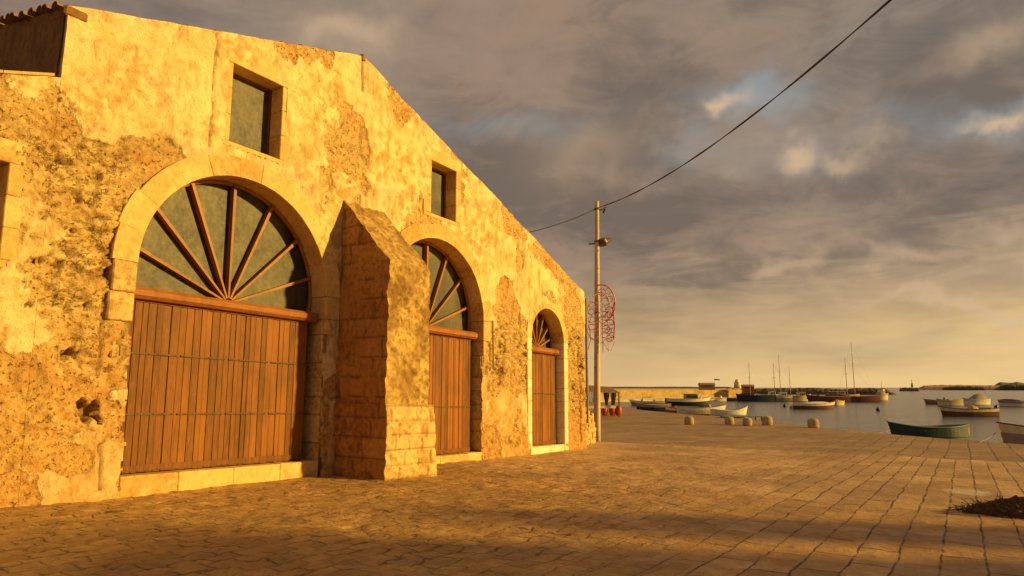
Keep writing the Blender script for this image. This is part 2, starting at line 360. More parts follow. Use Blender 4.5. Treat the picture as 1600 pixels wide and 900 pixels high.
def _glass():
    n = M_GLASS; v = n.obj(); k = n.noise(n.obj((1.4, 1.4, 0.8)), 1.3, 8, 0.66, 0.8).outputs[0]; dst = n.noise(v, 14, 6, 0.7).outputs[0]
    c = n.mix(n.ramp(k, [(0.38, 0.0), (0.62, 1.0)]), (0.020, 0.016, 0.010), (0.095, 0.072, 0.034))
    n.fin(c, n.ramp(dst, [(0.3, 0.50), (0.7, 0.62)]), spec=0.55)
    return n.mat
M_GLASS = _glass()
M_TILE = mat_simple('old_roof_tile', (0.30, 0.17, 0.09), 0.9, 0.4, 5)
M_PLASTER_SIDE = mat_ashlar('side_plaster', (0.22, 0.115, 0.045), (0.28, 0.155, 0.06), (0.15, 0.075, 0.03), 0.6)  # plaster darkened so the shade of the side face is in its colour
# ------------------------------------------------------------------ ground, sea, sky setting
EDGE = [(-60, 38), (-10, 37.6), (-2.3, 39.5), (0.5, 41.5), (3.5, 44.0), (7.4, 48.0), (11.5, 53.5), (14, 57.3), (16.2, 61.6), (22, 64.7), (26, 69), (31, 74.3), (46, 97), (62, 120), (90, 150)]
def edge_x(y): return np.interp(y, [e[0] for e in EDGE], [e[1] for e in EDGE])
def axis(segs):
    r = []
    for a, b, st in segs: r += list(np.arange(a, b - 1e-6, st))
    r.append(segs[-1][1]); return np.array(r)
def mat_paving():
    n = NT('stone_paving'); g = n.N.new('ShaderNodeNewGeometry')
    sp = n.N.new('ShaderNodeSeparateXYZ'); n.L.new(g.outputs['Position'], sp.inputs[0]); X, Y = sp.outputs[0], sp.outputs[1]
    v = n.obj(); w = n.noise(v, 1.1, 3, 0.5); w2 = n.noise(v, 7, 3, 0.5)
    def warped(amp, amp2, off=(0, 0, 0)):
        a = n.N.new('ShaderNodeVectorMath'); a.operation = 'SCALE'; n.L.new(w.outputs['Color'], a.inputs[0]); a.inputs['Scale'].default_value = amp
        b = n.N.new('ShaderNodeVectorMath'); b.operation = 'SCALE'; n.L.new(w2.outputs['Color'], b.inputs[0]); b.inputs['Scale'].default_value = amp2
        c = n.N.new('ShaderNodeVectorMath'); c.operation = 'ADD'; n.L.new(a.outputs[0], c.inputs[0]); n.L.new(b.outputs[0], c.inputs[1])
        d = n.N.new('ShaderNodeVectorMath'); d.operation = 'ADD'; n.L.new(v, d.inputs[0]); n.L.new(c.outputs[0], d.inputs[1])
        m = n.N.new('ShaderNodeVectorMath'); m.operation = 'MULTIPLY'; n.L.new(d.outputs[0], m.inputs[0]); m.inputs[1].default_value = (1, 1, 0)
        e = n.N.new('ShaderNodeVectorMath'); e.operation = 'ADD'; n.L.new(m.outputs[0], e.inputs[0]); e.inputs[1].default_value = off
        return e.outputs[0]
    def brick(vec, bw, rh, mort, off=0.37, smooth=0.3):
        b = n.N.new('ShaderNodeTexBrick'); n.L.new(vec, b.inputs[0]); b.inputs['Scale'].default_value = 1
        b.inputs['Brick Width'].default_value = bw; b.inputs['Row Height'].default_value = rh; b.inputs['Mortar Size'].default_value = mort
        b.inputs['Mortar Smooth'].default_value = smooth; b.offset = off; b.inputs['Color1'].default_value = (0, 0, 0, 1); b.inputs['Color2'].default_value = (1, 1, 1, 1); b.inputs['Mortar'].default_value = (0.5, 0.5, 0.5, 1)
        return b
    slab = brick(warped(0.09, 0.035, (0, 0.02, 0)), 0.95, 0.40, 0.014)
    far = brick(warped(0.10, 0.035, (0, 0.02, 0)), 2.3, 0.40, 0.019)
    cob = brick(warped(0.35, 0.10), 0.34, 0.26, 0.020, 0.45, 0.7)
    strip = brick(warped(0.2, 0.03), 1.3, 0.75, 0.03)
    def mask(coord, a, b, jit=1.6):
        k = n.math('ADD', coord, n.math('MULTIPLY', n.math('SUBTRACT', w.outputs[0], 0.5), jit))
        mr = n.N.new('ShaderNodeMapRange'); n.L.new(k, mr.inputs[0]); mr.inputs[1].default_value = a; mr.inputs[2].default_value = b; return mr.outputs[0]
    far_m = mask(X, 13.0, 13.3, 0.6); cob_m = n.math('MULTIPLY', mask(n.math('SUBTRACT', Y, n.math('MULTIPLY', X, 0.12)), 1.2, 3.6, 3.0), n.math('SUBTRACT', 1.0, n.math('MULTIPLY', mask(X, 15, 20, 3.0), 0.55)))
    st_m = mask(X, 26.9, 27.0, 0.1)
    fac = n.mix(far_m, slab.outputs['Fac'], far.outputs['Fac']); tone = n.mix(far_m, slab.outputs['Color'], far.outputs['Color'])
    fac = n.mix(cob_m, fac, cob.outputs['Fac']); tone = n.mix(cob_m, tone, cob.outputs['Color'])
    fac = n.mix(st_m, fac, strip.outputs['Fac']); tone = n.mix(st_m, tone, strip.outputs['Color'])
    mid = n.noise(v, 2.3, 8, 0.65, 0.4).outputs[0]; med = n.noise(v, 11, 6, 0.7).outputs[0]; fine = n.noise(v, 60, 3, 0.7).outputs[0]
    big = n.noise(v, 0.35, 6, 0.6, 0.5).outputs[0]
    # joints fade in and out with wear
    wear = n.ramp(n.noise(v, 2.1, 7, 0.7).outputs[0], [(0.38, 0.12), (0.56, 1.0)])
    farw = n.math('SUBTRACT', 1.0, n.math('MULTIPLY', far_m, n.math('MULTIPLY', mask(Y, 2.5, 7.0, 3.0), 0.75)))
    jf = n.math('MULTIPLY', n.math('MULTIPLY', fac, n.math('MULTIPLY', wear, farw)), n.math('SUBTRACT', 1.0, n.math('MULTIPLY', cob_m, 0.38)))
    c = n.mix(n.ramp(mid, [(0.35, 0.0), (0.65, 1.0)]), (0.58, 0.325, 0.10), (0.80, 0.50, 0.185))
    c = n.mix(n.math('MULTIPLY', far_m, 0.42), c, (0.86, 0.62, 0.34))  # pale sheen of the farther paving put into its colour
    c = n.mix(n.math('MULTIPLY', tone, 0.55), c, (0.30, 0.165, 0.06))
    c = n.mix(n.ramp(big, [(0.42, 0.0), (0.62, 0.55)]), c, (0.30, 0.185, 0.085))
    c = n.mix(n.ramp(med, [(0.52, 0.0), (0.66, 0.6)]), c, (0.24, 0.14, 0.06))
    c = n.mix(n.math('MULTIPLY', st_m, 0.55), c, (0.24, 0.145, 0.065))
    c = n.mix(n.math('MULTIPLY', jf, 0.92), c, (0.07, 0.04, 0.018))
    pc = at_level(1512, 769, gz(17.0))
    q1 = n.math('DIVIDE', n.math('SUBTRACT', n.math('ADD', X, n.math('MULTIPLY', w.outputs[0], 0.8)), pc.x + 0.4), 0.75); q2 = n.math('DIVIDE', n.math('SUBTRACT', n.math('ADD', Y, n.math('MULTIPLY', w2.outputs[0], 0.3)), pc.y + 0.15), 0.48)
    qq = n.math('ADD', n.math('MULTIPLY', q1, q1), n.math('MULTIPLY', q2, q2)); patch = n.ramp(qq, [(0.3, 0.42), (1.0, 0.0)])
    c = n.mix(patch, c, (0.86, 0.78, 0.66))
    rough = n.ramp(mid, [(0.4, 0.72), (0.62, 0.5)])
    h_ = n.math('SUBTRACT', n.math('ADD', n.math('MULTIPLY', tone, 0.55), n.math('MULTIPLY', med, 0.95)), n.math('MULTIPLY', jf, 1.0))
    h_ = n.math('ADD', h_, n.math('MULTIPLY', mid, 0.7)); h_ = n.math('ADD', h_, n.math('MULTIPLY', fine, 0.12))
    return n.fin(c, rough, n.bump(h_, 1.0, 0.035), spec=0.35)
def build_ground():
    xs = axis([(-60, 0, 3), (0, 3, 0.5), (3, 20, 0.05), (20, 30, 0.12), (30, 36, 0.5)])
    tail = np.linspace(0, 1, 24)[1:]
    ys = axis([(-60, -14, 2.5), (-14, -6, 0.25), (-6, 12, 0.05), (12, 20, 0.25), (20, 90, 1.5)])
    U, V_ = np.meshgrid(xs, ys); ex = edge_x(ys)[:, None]
    XT = 36 + (ex - 36) * tail[None, :]; X = np.hstack([U, XT]); Y = np.repeat(ys[:, None], X.shape[1], 1)
    Z = -K * np.minimum(X, X1)
    fade = sst(X, -1, 2) * (1 - sst(X, 30, 38))
    cobm = sst(Y - 0.12 * X, 1.0, 4.0) * (1 - 0.6 * sst(X, 15, 20))
    d = (fbm(X * 0.5, Y * 0.5, 3) - 0.5) * 0.05
    f1, f2, cid = worley(X * 4.2 + 0.6 * vnoise(X * 3, Y * 3), Y * 3.6 + 0.6 * vnoise(X * 3 + 9, Y * 3))
    d += cobm * (sst(f2 - f1, 0.0, 0.25) * 0.010 + (cid - 0.5) * 0.022)
    d += (fbm(X * 3, Y * 3, 4) - 0.5) * 0.035
    Z = Z + d * fade - 0.05 * sst(X, 26.93, 27.0)
    mb = MB(); mb.grid(X, Y, Z)
    # quay wall face and outer faces going down into the water
    zb = -3.5
    idx = np.array([X.shape[1] - 1 + i * X.shape[1] for i in range(len(ys))])
    ring = [tuple(mb.v[i]) for i in idx]
    A = np.array(ring); mb.grid(np.stack([A[:, 0], A[:, 0]]), np.stack([A[:, 1], A[:, 1]]), np.stack([A[:, 2] - 0.002, np.full(len(A), zb)]))
    o = mb.build('plaza_ground', mat_paving(), smooth=True); tag(o, kind='structure', label='worn paved stone quay')
    return o
build_ground()
# kerb stones along the quay edge, slightly raised
def build_sea():
    n = NT('sea_water'); v = n.obj((1, 1, 1)); a = n.noise(n.obj((0.9, 0.9, 1)), 1.2, 6, 0.6, 0.3).outputs[0]; b = n.noise(n.obj((0.12, 0.12, 1)), 1.0, 4, 0.55).outputs[0]
    h_ = n.math('ADD', a, n.math('MULTIPLY', b, 1.5))
    m = n.fin((0.055, 0.052, 0.045), 0.16, n.bump(h_, 0.9, 0.28), spec=0.5)
    mb = MB(); R = 6000; mb.add([(-60, -R, -1.5), (R, -R, -1.5), (R, R, -1.5), (-60, R, -1.5)], [(0, 1, 2, 3)])
    o = mb.build('sea_water', m); tag(o, kind='structure')
    mb = MB(); mb.add([(-R, -R, -4), (R, -R, -4), (R, R, -4), (-R, R, -4)], [(0, 1, 2, 3)])
    o = mb.build('sea_bed', mat_simple('seabed', (0.1, 0.08, 0.05))); tag(o, kind='structure')
build_sea()
# ------------------------------------------------------------------ warehouse
DOORS = [dict(x0=5.87, x1=9.97, sp=3.85, R=2.05, w=0.42, lin=3.37, sill=0.33, kind=1),
         dict(x0=11.87, x1=15.87, sp=3.95, R=2.0, w=0.40, lin=3.50, sill=0.20, kind=2),
         dict(x0=18.55, x1=20.68, sp=3.70, R=1.065, w=0.30, lin=3.36, sill=0.22, kind=3)]
WINS = [dict(x0=7.42, x1=8.60, z0=6.55, z1=8.16), dict(x0=13.47, x1=14.54, z0=6.60, z1=8.08), dict(x0=2.7, x1=3.90, z0=3.55, z1=5.0)]
YB = 12.0   # plane of doors and panes
XL, XC, XPK, XR = -2.2, 4.45, 10.85, 22.35
def roofz(x):
    x = np.asarray(x, float)
    main = np.where(x < XPK, 7.80 + (x - XC) * (9.88 - 7.80) / (XPK - XC), 9.88 - (x - XPK) * (9.88 - 5.74) / (XR - XPK))
    return main
def lowz(x): return 6.57 - (XC - np.asarray(x, float)) * 0.36
wh = empty('warehouse', (12, 11.5, gz(12)), label='weathered golden stone warehouse with arched plank doors and a sloping buttress', cat='building')
def open_mask(x, z, e):
    m = np.zeros(x.shape, bool)
    for d in DOORS:
        cx = (d['x0'] + d['x1']) / 2
        jm = (e if d['kind'] == 3 else np.where(z < 2.62, 0.0, e)); jn = 0 if d['kind'] == 3 else 0.12 * (fbm(x * 0 + d['x0'], z * 4.5, 3) - 0.5) * (z < 2.62)
        m |= (x > d['x0'] - jm + jn) & (x < d['x1'] + jm - jn) & (z < d['sp'] )
        m |= (np.hypot(x - cx, z - d['sp']) < d['R'] + e) & (z >= d['sp'])
    for w in WINS: m |= (x > w['x0'] - e) & (x < w['x1'] + e) & (z > w['z0'] - e) & (z < w['z1'] + e)
    return m
def wall_disp(x, z):
    """returns displacement (outward +) and colour masks"""
    wx = x + 0.5 * (fbm(x * 0.8, z * 0.8, 3) - 0.5); wz = z + 0.5 * (fbm(x * 0.8 + 40, z * 0.8, 3) - 0.5)
    pl = fbm(x * 0.75 + 3, z * 0.75 + 8, 6, 0.58)
    bias = (0.30 * gau(x, z, 5.2, 7.0, 1.1, 1.1) + 0.22 * gau(x, z, 7.3, 6.9, 0.5, 1.2) + 0.10 * sst(z, 3.5, 6.5) - 0.05
            + 0.10 * gau(x, z, 11.0, 8.2, 2.2, 1.0) + 0.20 * gau(x, z, 16.8, 6.2, 2.2, 1.4) + 0.18 * gau(x, z, 21.2, 5.2, 1.2, 0.7)
            + 0.10 * gau(x, z, 4.3, 3.4, 0.5, 1.2) + 0.1 * gau(x, z, 4.2, 0.8, 0.7, 0.7) + 0.15 * gau(x, z, 10.4, 6.0, 0.7, 0.8) + 0.16 * gau(x, z, 12.4, 6.9, 0.9, 0.8)
            - 0.20 * gau(x, z, 5.0, 3.2, 0.7, 2.0) - 0.22 * gau(x, z, 17.3, 2.9, 1.2, 0.9) - 0.25 * gau(x, z, 21.7, 3.1, 0.8, 1.5)
            - 0.14 * gau(x, z, 10.3, 7.7, 0.8, 1.3) - 0.2 * gau(x, z, 16.9, 5.2, 0.5, 0.6) - 0.12 * gau(x, z, 18.0, 6.0, 0.6, 0.8) - 0.12 * gau(x, z, 6.2, 6.4, 0.6, 0.8) - 0.12 * gau(x, z, 3.7, 5.0, 0.7, 1.0))
    P_ = sst(pl + bias, 0.47, 0.53)
    expo = 1 - P_
    rub = np.clip(1.25 * gau(x, z, 5.1, 3.2, 0.8, 1.9) + 0.7 * gau(x, z, 4.3, 5.0, 0.9, 0.8) + 1.1 * gau(x, z, 17.3, 2.9, 1.3, 1.1) + 1.2 * gau(x, z, 21.7, 3.0, 0.8, 1.7) + 0.35 * gau(x, z, 10.8, 7.0, 0.9, 1.2) + 0.45 * gau(x, z, 17, 1.0, 1.5, 1.0) + 0.5 * gau(x, z, 6.2, 6.6, 0.9, 0.8), 0, 1)
    rub = rub * (0.35 + 0.65 * sst(fbm(x * 1.3 + 20, z * 1.3, 4), 0.40, 0.55)) * (0.35 + 0.65 * expo)
    f1, f2, cid = worley(wx * 3.6, wz * 5.5)
    jt = 1 - sst(f2 - f1, 0.03, 0.20)
    g1, g2, gid = worley(wx * 9, wz * 13)
    pit = sst(fbm(x * 7 + 5, z * 11 + 2, 3), 0.60, 0.72) * (0.25 + 0.75 * rub) * expo
    jt2 = (1 - sst(g2 - g1, 0.0, 0.25)) * rub
    pit_s = sst(vnoise(x * 6.5 + 0.8 * vnoise(x * 9, z * 9), z * 9.5 + 0.8 * vnoise(x * 9 + 30, z * 9)), 0.72, 0.86) * np.clip(rub * 1.6, 0, 1) 
    d = (fbm(x * 0.6, z * 0.6, 3) - 0.5) * 0.10 + (fbm(x * 5, z * 5, 4) - 0.5) * (0.02 + 0.065 * expo)
    d += P_ * 0.020
    d += rub * (-jt * 0.07 + (cid - 0.5) * 0.07 - jt2 * 0.022) - pit * 0.035 - pit_s * 0.075
    G = np.clip(rub * (jt * 0.55 * sst(fbm(x * 4, z * 4, 3), 0.42, 0.58) + jt2 * 0.15) + pit * 0.38 + pit_s * 0.55, 0, 1)
    # two sockets left by lost stones
    for (hx, hz, rx, rz) in ((5.33, 1.36, 0.15, 0.15), (4.93, 2.24, 0.10, 0.06), (5.17, 3.0, 0.06, 0.05), (4.35, 2.9, 0.05, 0.04), (5.55, 2.05, 0.06, 0.05)):
        q = np.maximum(np.abs(x - hx + 0.25 * (z - hz)) / rx, np.abs(z - hz + 0.05 * np.sin(x * 30)) / rz) + 0.5 * (fbm(x * 9, z * 9, 2) - 0.5)
        s_ = 1 - sst(q, 0.75, 1.05); d -= s_ * 0.26 * min(1, rx / 0.13); G = np.maximum(G, s_ * 0.7); P_ = P_ * (1 - s_)
    # cracks
    for (x0, z0, x1, z1, wd) in ((7.02, 6.3, 7.02, 8.55, 0.022), (16.35, 2.6, 16.3, 4.0, 0.035), (21.95, 0.3, 21.9, 3.6, 0.05), (5.4, 1.95, 5.42, 3.25, 0.03), (5.55, 0.15, 5.5, 0.85, 0.022), (10.86, 9.0, 10.83, 9.75, 0.03), (17.9, 3.2, 17.85, 4.4, 0.02)):
        t = np.clip(((x - x0) * (x1 - x0) + (z - z0) * (z1 - z0)) / ((x1 - x0) ** 2 + (z1 - z0) ** 2), 0, 1)
        dd = np.hypot(x - (x0 + t * (x1 - x0)) + 0.08 * (fbm(x * 3, z * 3, 3) - 0.5), z - (z0 + t * (z1 - z0)) + 0.08 * (fbm(x * 3 + 7, z * 3, 3) - 0.5))
        s_ = 1 - sst(dd, wd * 0.5, wd * 1.6); d -= s_ * 0.04; G = np.maximum(G, s_ * 0.8)
    # lower wall: projecting worn base
    d += 0.05 * (1 - sst(z, 0.0, 1.2)) * (0.6 + 0.8 * fbm(x * 1.5, z * 2, 3))
    return d, np.stack([P_, G, rub], -1)
def wall_piece(mb, xa, xb, top, step):
    xs = np.linspace(xa, xb, int((xb - xa) / step) + 1); T = top(xs) + 0.05 * (fbm(xs * 2.2, xs * 0 + 3.3, 4) - 0.5)
    nv = int(np.max(T) / step)
    tt = np.linspace(0, 1, nv)[:, None]; X = np.repeat(xs[None, :], nv, 0); Z = -0.35 + tt * (T[None, :] + 0.35)
    D, C = wall_disp(X, Z)
    edge = np.minimum(np.minimum(X - xa, xb - X), 0.06) / 0.06; 
    Y = P - 0.0 - D * 1.0
    cxm = 0.25 * (X[:-1, :-1] + X[1:, :-1] + X[:-1, 1:] + X[1:, 1:]); czm = 0.25 * (Z[:-1, :-1] + Z[1:, :-1] + Z[:-1, 1:] + Z[1:, 1:])
    keep = ~open_mask(cxm, czm, 0.10)
    mb.grid(X, Y, Z, C, keep)
    # thickness: top and ends
    Yt = np.stack([Y[-1], np.full(len(xs), P + 0.55)]); mb.grid(np.stack([xs, xs]), Yt, np.stack([Z[-1], Z[-1]]), np.repeat(C[-1][None], 2, 0))
    for j in (0, -1):
        A = np.stack([Y[:, j], np.full(nv, P + 0.55)], 1); Xc = np.full((nv, 2), xs[j]); Zc = np.stack([Z[:, j], Z[:, j]], 1)
        if j == 0: A = A[:, ::-1]
        mb.grid(Xc, A, Zc, np.repeat(C[:, j][:, None], 2, 1))
mb = MB(); wall_piece(mb, XC, XR, roofz, 0.034); wall_piece(mb, XL, XC - 0.004, lowz, 0.034)
mb.build('wall', M_WALL, wh, shear=True, smooth=True)
# inner backing behind the masonry, other sides of the building
mb = MB()
DEP = 30.0
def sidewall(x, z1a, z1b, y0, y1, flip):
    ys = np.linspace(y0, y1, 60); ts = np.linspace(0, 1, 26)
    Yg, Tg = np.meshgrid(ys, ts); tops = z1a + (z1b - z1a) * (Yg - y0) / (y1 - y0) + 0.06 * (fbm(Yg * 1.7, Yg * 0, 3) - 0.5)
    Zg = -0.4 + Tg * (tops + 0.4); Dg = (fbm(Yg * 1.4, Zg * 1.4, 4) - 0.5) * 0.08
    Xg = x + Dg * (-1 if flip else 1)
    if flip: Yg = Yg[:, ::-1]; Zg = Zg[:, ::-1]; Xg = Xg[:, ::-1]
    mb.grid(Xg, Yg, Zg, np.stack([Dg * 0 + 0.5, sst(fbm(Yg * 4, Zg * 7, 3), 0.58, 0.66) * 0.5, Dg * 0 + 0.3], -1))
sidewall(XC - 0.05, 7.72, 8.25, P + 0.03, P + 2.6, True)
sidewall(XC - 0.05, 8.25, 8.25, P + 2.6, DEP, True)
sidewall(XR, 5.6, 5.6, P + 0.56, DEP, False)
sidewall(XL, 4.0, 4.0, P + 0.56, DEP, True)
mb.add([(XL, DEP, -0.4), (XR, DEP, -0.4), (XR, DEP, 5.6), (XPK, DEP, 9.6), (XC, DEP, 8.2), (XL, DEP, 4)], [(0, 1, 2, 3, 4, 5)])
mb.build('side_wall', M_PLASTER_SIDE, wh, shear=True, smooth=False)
# dark sheets added behind the openings stand in for unlit rooms
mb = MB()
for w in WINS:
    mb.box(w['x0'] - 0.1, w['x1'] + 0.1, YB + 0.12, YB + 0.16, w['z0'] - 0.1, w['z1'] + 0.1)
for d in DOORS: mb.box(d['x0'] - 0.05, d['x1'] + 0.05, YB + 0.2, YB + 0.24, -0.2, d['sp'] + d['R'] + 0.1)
mb.build('dark_backing', M_DARK, wh, shear=True)
# roof
mb = MB()
def slab(pts, th):
    a, b, c, d = [Vector(p) for p in pts]; n_ = Vector((0, 0, -th))
    mb.add([a, b, c, d, a + n_, b + n_, c + n_, d + n_], [(0, 1, 2, 3), (7, 6, 5, 4), (0, 4, 5, 1), (1, 5, 6, 2), (2, 6, 7, 3), (3, 7, 4, 0)])
slab([(XC + 0.3, P + 0.12, 7.86), (XPK, P + 0.12, 9.86), (XPK, DEP, 9.86), (XC + 0.3, DEP, 7.86)], 0.10)
slab([(XPK, P + 0.12, 9.884), (XR + 0.15, P + 0.12, 5.70), (XR + 0.15, DEP, 5.70), (XPK, DEP, 9.884)], 0.10)
slab([(XL - 0.1, P + 0.3, 3.98), (XC, P + 0.3, 6.40), (XC, DEP, 6.40), (XL - 0.1, DEP, 3.98)], 0.10)
roof = mb.build('roof', M_TILE, wh, shear=True)
# verge tiles and coping stones on the gable
def halftile(name, a, b, r, mat, parent=roof, flat=0.6):
    a = Vector(a); b = Vector(b); t = (b - a).normalized(); up = Vector((0, 0, 1)); s_ = t.cross(up).normalized(); w = s_.cross(t)
    m_ = MB(); n_ = 7; V = []
    for q, (p, rr) in enumerate(((a, r), (b, r * 0.86))):
        for k in range(n_):
            an = math.pi * k / (n_ - 1); V.append(p + s_ * rr * math.cos(an) + w * rr * flat * math.sin(an))
        for k in range(n_):
            an = math.pi * (n_ - 1 - k) / (n_ - 1); V.append(p + s_ * (rr - 0.02) * math.cos(an) + w * ((rr - 0.02) * flat * math.sin(an)))
    m = 2 * n_; F = [(k, (k + 1) % m, m + (k + 1) % m, m + k) for k in range(m)] + [tuple(range(m - 1, -1, -1)), tuple(range(m, 2 * m))]
    m_.add(V, F, 0, (0.5, 0, random.random())); return m_.build(name, mat, parent, shear=True)
x = XC + 0.05
while x < XR - 0.2:
    L_ = 0.52 + random.uniform(-0.05, 0.05); xe = min(x + L_, XR + 0.1)
    if abs(x - XPK) > 0.01:
        if x < XPK < xe: xe = XPK
        far_ = x > 12
        if random.random() < (0.75 if x < XPK else 0.9):
            z0, z1 = float(roofz(x + 1e-3)), float(roofz(xe - 1e-3))
            up_ = random.uniform(0.0, 0.03)
            halftile('verge_tile', (x, P + 0.16, z0 - 0.015 + up_), (xe - 0.02, P + 0.16 + random.uniform(-0.03, 0.03), z1 - 0.03 + up_), 0.13, M_TILE, flat=0.45)
    x = xe
for i in range(9):   # dark eave tiles over the side wall
    y = P + 0.1 + i * 0.31; z = 7.70 + (y - P) * 0.20
    halftile('eave_tile', (XC - 0.17 + random.uniform(-0.03, 0.03), y, z + random.uniform(-0.02, 0.05)), (XC + 0.22, y, z + 0.05), 0.11, M_TILE, flat=0.8)
mb = MB()
mb.box(XC - 0.06, XC + 0.30, P - 0.05, P + 0.5, 7.62, 7.80, bev=0.03)
mb.build('corner_stone', M_PLASTER_SIDE, wh, shear=True)
mb = MB(); mb.box(XPK - 0.06, XPK + 0.06, P - 0.05, P + 0.3, 9.76, 9.92, bev=0.02); mb.build('ridge_cap', M_TILE, wh, shear=True)
mb = MB()
x = XL
while x < XC - 0.3:
    xe = x + random.uniform(0.55, 0.9)
    xe = min(xe, XC - 0.02); z0, z1 = float(lowz(x)), float(lowz(xe))
    mb.add([(x, P - 0.06, z0 + .005), (xe - 0.01, P - 0.06, z1 + .005), (xe - 0.01, P + 0.5, z1 + .005), (x, P + 0.5, z0 + .005), (x, P - 0.06, z0 + 0.05), (xe - 0.01, P - 0.06, z1 + 0.05), (xe - 0.01, P + 0.5, z1 + 0.05), (x, P + 0.5, z0 + 0.05)],
           [(0, 3, 2, 1), (4, 5, 6, 7), (0, 1, 5, 4), (1, 2, 6, 5), (2, 3, 7, 6), (3, 0, 4, 7)], 0, (0.5, 0, random.random())); x = xe
mb.build('coping', M_JAMB, wh, shear=True)
# arch rings with voussoirs
def voussoir(mb, cx, cz, r0, r1, a0, a1, y0, y1, col, ns=4, bev=0.007):
    V = []; F = []
    def pt(r, a, y): return (cx + r * math.cos(a), y, cz + r * math.sin(a))
    rings = []
    for (y, e) in ((y0, bev), (y0 + bev, 0.0), (y1, 0.0)):
        rg = []
        aa = [a0 + (a1 - a0) * i / ns for i in range(ns + 1)]
        for i, a in enumerate(aa):
            da = e / r1 * (1 if i == 0 else (-1 if i == ns else 0)); rg.append(pt(r1 - e, a + da, y))
        for i, a in reversed(list(enumerate(aa))):
            da = e / r0 * (1 if i == 0 else (-1 if i == ns else 0)); rg.append(pt(r0 + e, a + da, y))
        rings.append(rg)
    m = len(rings[0])
    for rg in rings: V += rg
    for q in range(2):
        for k in range(m): F.append((q * m + k, q * m + (k + 1) % m, (q + 1) * m + (k + 1) % m, (q + 1) * m + k))
    for i in range(ns): F.append((i + 1, i, m - 1 - i, m - 2 - i))
    F2 = [tuple(reversed(q)) for q in F]
    mb.add(V, F, 0, col)
def fan_arch(d):
    cx = (d['x0'] + d['x1']) / 2; R_ = (d['x1'] - d['x0']) / 2; sp = d['sp']; mat = M_ARCH
    mb = MB(); n = {1: 11, 2: 11, 3: 9}[d['kind']]; a = 0.0
    cuts = [0.0] + sorted([(i + random.uniform(-0.18, 0.18)) / n for i in range(1, n)]) + [1.0]
    for i in range(n):
        a0, a1 = math.pi * cuts[i], math.pi * cuts[i + 1]
        voussoir(mb, cx, sp, R_, R_ + d['w'] + random.uniform(-0.04, 0.05), a0, a1, P - 0.035 - random.uniform(0, 0.014), YB + 0.1, (0.5, 0, random.random()), ns=5)
    mb.build('arch_surround', mat, wh, shear=True)
    # jamb blocks
    mj = M_WHITE if d['kind'] == 3 else M_JAMB
    for side in (-1, 1):
        z = -0.35; mb = MB()
        while z < sp - 0.01:
            if side == -1 and z > 3.2 and d['kind'] != 3: z1 = sp
            else: z1 = min(sp, z + random.uniform(0.32, 0.62))
            if sp - z1 < 0.2: z1 = sp
            wd = random.uniform(0.12, 0.34) if d['kind'] != 3 else random.uniform(0.24, 0.28)
            if z1 == sp: wd = d['w'] * 0.95
            if d['kind'] == 1 and side == -1 and 2.6 < z < 3.3: wd = 0.42
            j = random.uniform(-0.03, 0.03) if d['kind'] != 3 else 0; jx = random.uniform(0, 0.03) * (d['kind'] != 3)
            yf = P - 0.04 + j * 0.6 - (0.01 if d['kind'] == 3 else 0)
            if d['kind'] != 3 and z < 2.6: yf = P + 0.05
            if side == -1: mb.box(d['x0'] - wd, d['x0'] - jx, yf, YB + 0.1, z, z1 - 0.006, col=(0.5, 0, random.random()), bev=0.02)
            else: mb.box(d['x1'] + jx, d['x1'] + wd, yf, YB + 0.1, z, z1 - 0.006, col=(0.5, 0, random.random()), bev=0.02)
            z = z1
        # filler so no gap shows between blocks
        if side == -1: mb.box(d['x0'] - 0.14, d['x0'] - 0.035, P + 0.03, YB + 0.1, -0.35, sp, col=(0.5, 0.6, 0.3))
        else: mb.box(d['x1'] + 0.035, d['x1'] + 0.14, P + 0.03, YB + 0.1, -0.35, sp, col=(0.5, 0.6, 0.3))
        mb.build('jamb', mj, wh, shear=True)
    # sill
    mb = MB(); x = d['x0']
    while x < d['x1'] - 0.01:
        xe = x + random.uniform(0.6, 1.3); xe = d['x1'] if d['x1'] - xe < 0.4 else xe
        mb.box(x, xe - 0.004, P - 0.02 + random.uniform(-0.01, 0.01), YB + 0.12, -0.35, d['sill'] + random.uniform(-0.01, 0.008), col=(0.5, 0, random.random()), bev=0.015); x = xe
    mb.build('sill', M_WHITE if d['kind'] == 3 else M_ARCH, wh, shear=True)
    YD = P + 0.27
    # plank door
    mb = MB(); x = d['x0'] + 0.02; ztop = d['lin'] - 0.04; zb = d['sill'] + 0.005; i = 0
    xend = d['x1'] - (0.24 if d['kind'] != 3 else 0.10)
    mbf = MB()
    while x < xend - 0.02:
        w = random.uniform(0.10, 0.165); xe = min(x + w, xend)
        if xend - xe < 0.06: xe = xend
        yo = random.uniform(0, 0.012) + (0.012 if i % 6 == 5 else 0)
        mb.box(x + 0.0025, xe - 0.0025, YD - 0.03 + yo, YD + 0.02, zb + random.uniform(0.0, 0.012), ztop, col=(0.5, 0.0, random.random() ** 1.6), bev=0.006)
        x = xe; i += 1
    mb.box(d['x0'] + 0.01, xend, YD + 0.002, YD + 0.03, zb, ztop, col=(0.5, 0.6, 0))
    door = mb.build('door', M_DOOR, wh, shear=True)
    # rails top and bottom, iron straps
    mb = MB(); mb.box(d['x0'] + 0.01, xend, YD - 0.045, YD - 0.02, ztop - 0.10, ztop - 0.02, col=(0.5, 0, 0.2)); mb.build('rail', M_DOOR, door, shear=True); mb = MB(); mb.box(d['x0'] + 0.01, xend, YD - 0.042, YD - 0.02, zb + 0.03, zb + 0.13, col=(0.5, 0, 0.1)); mb.build('rail', M_DOOR, door, shear=True)
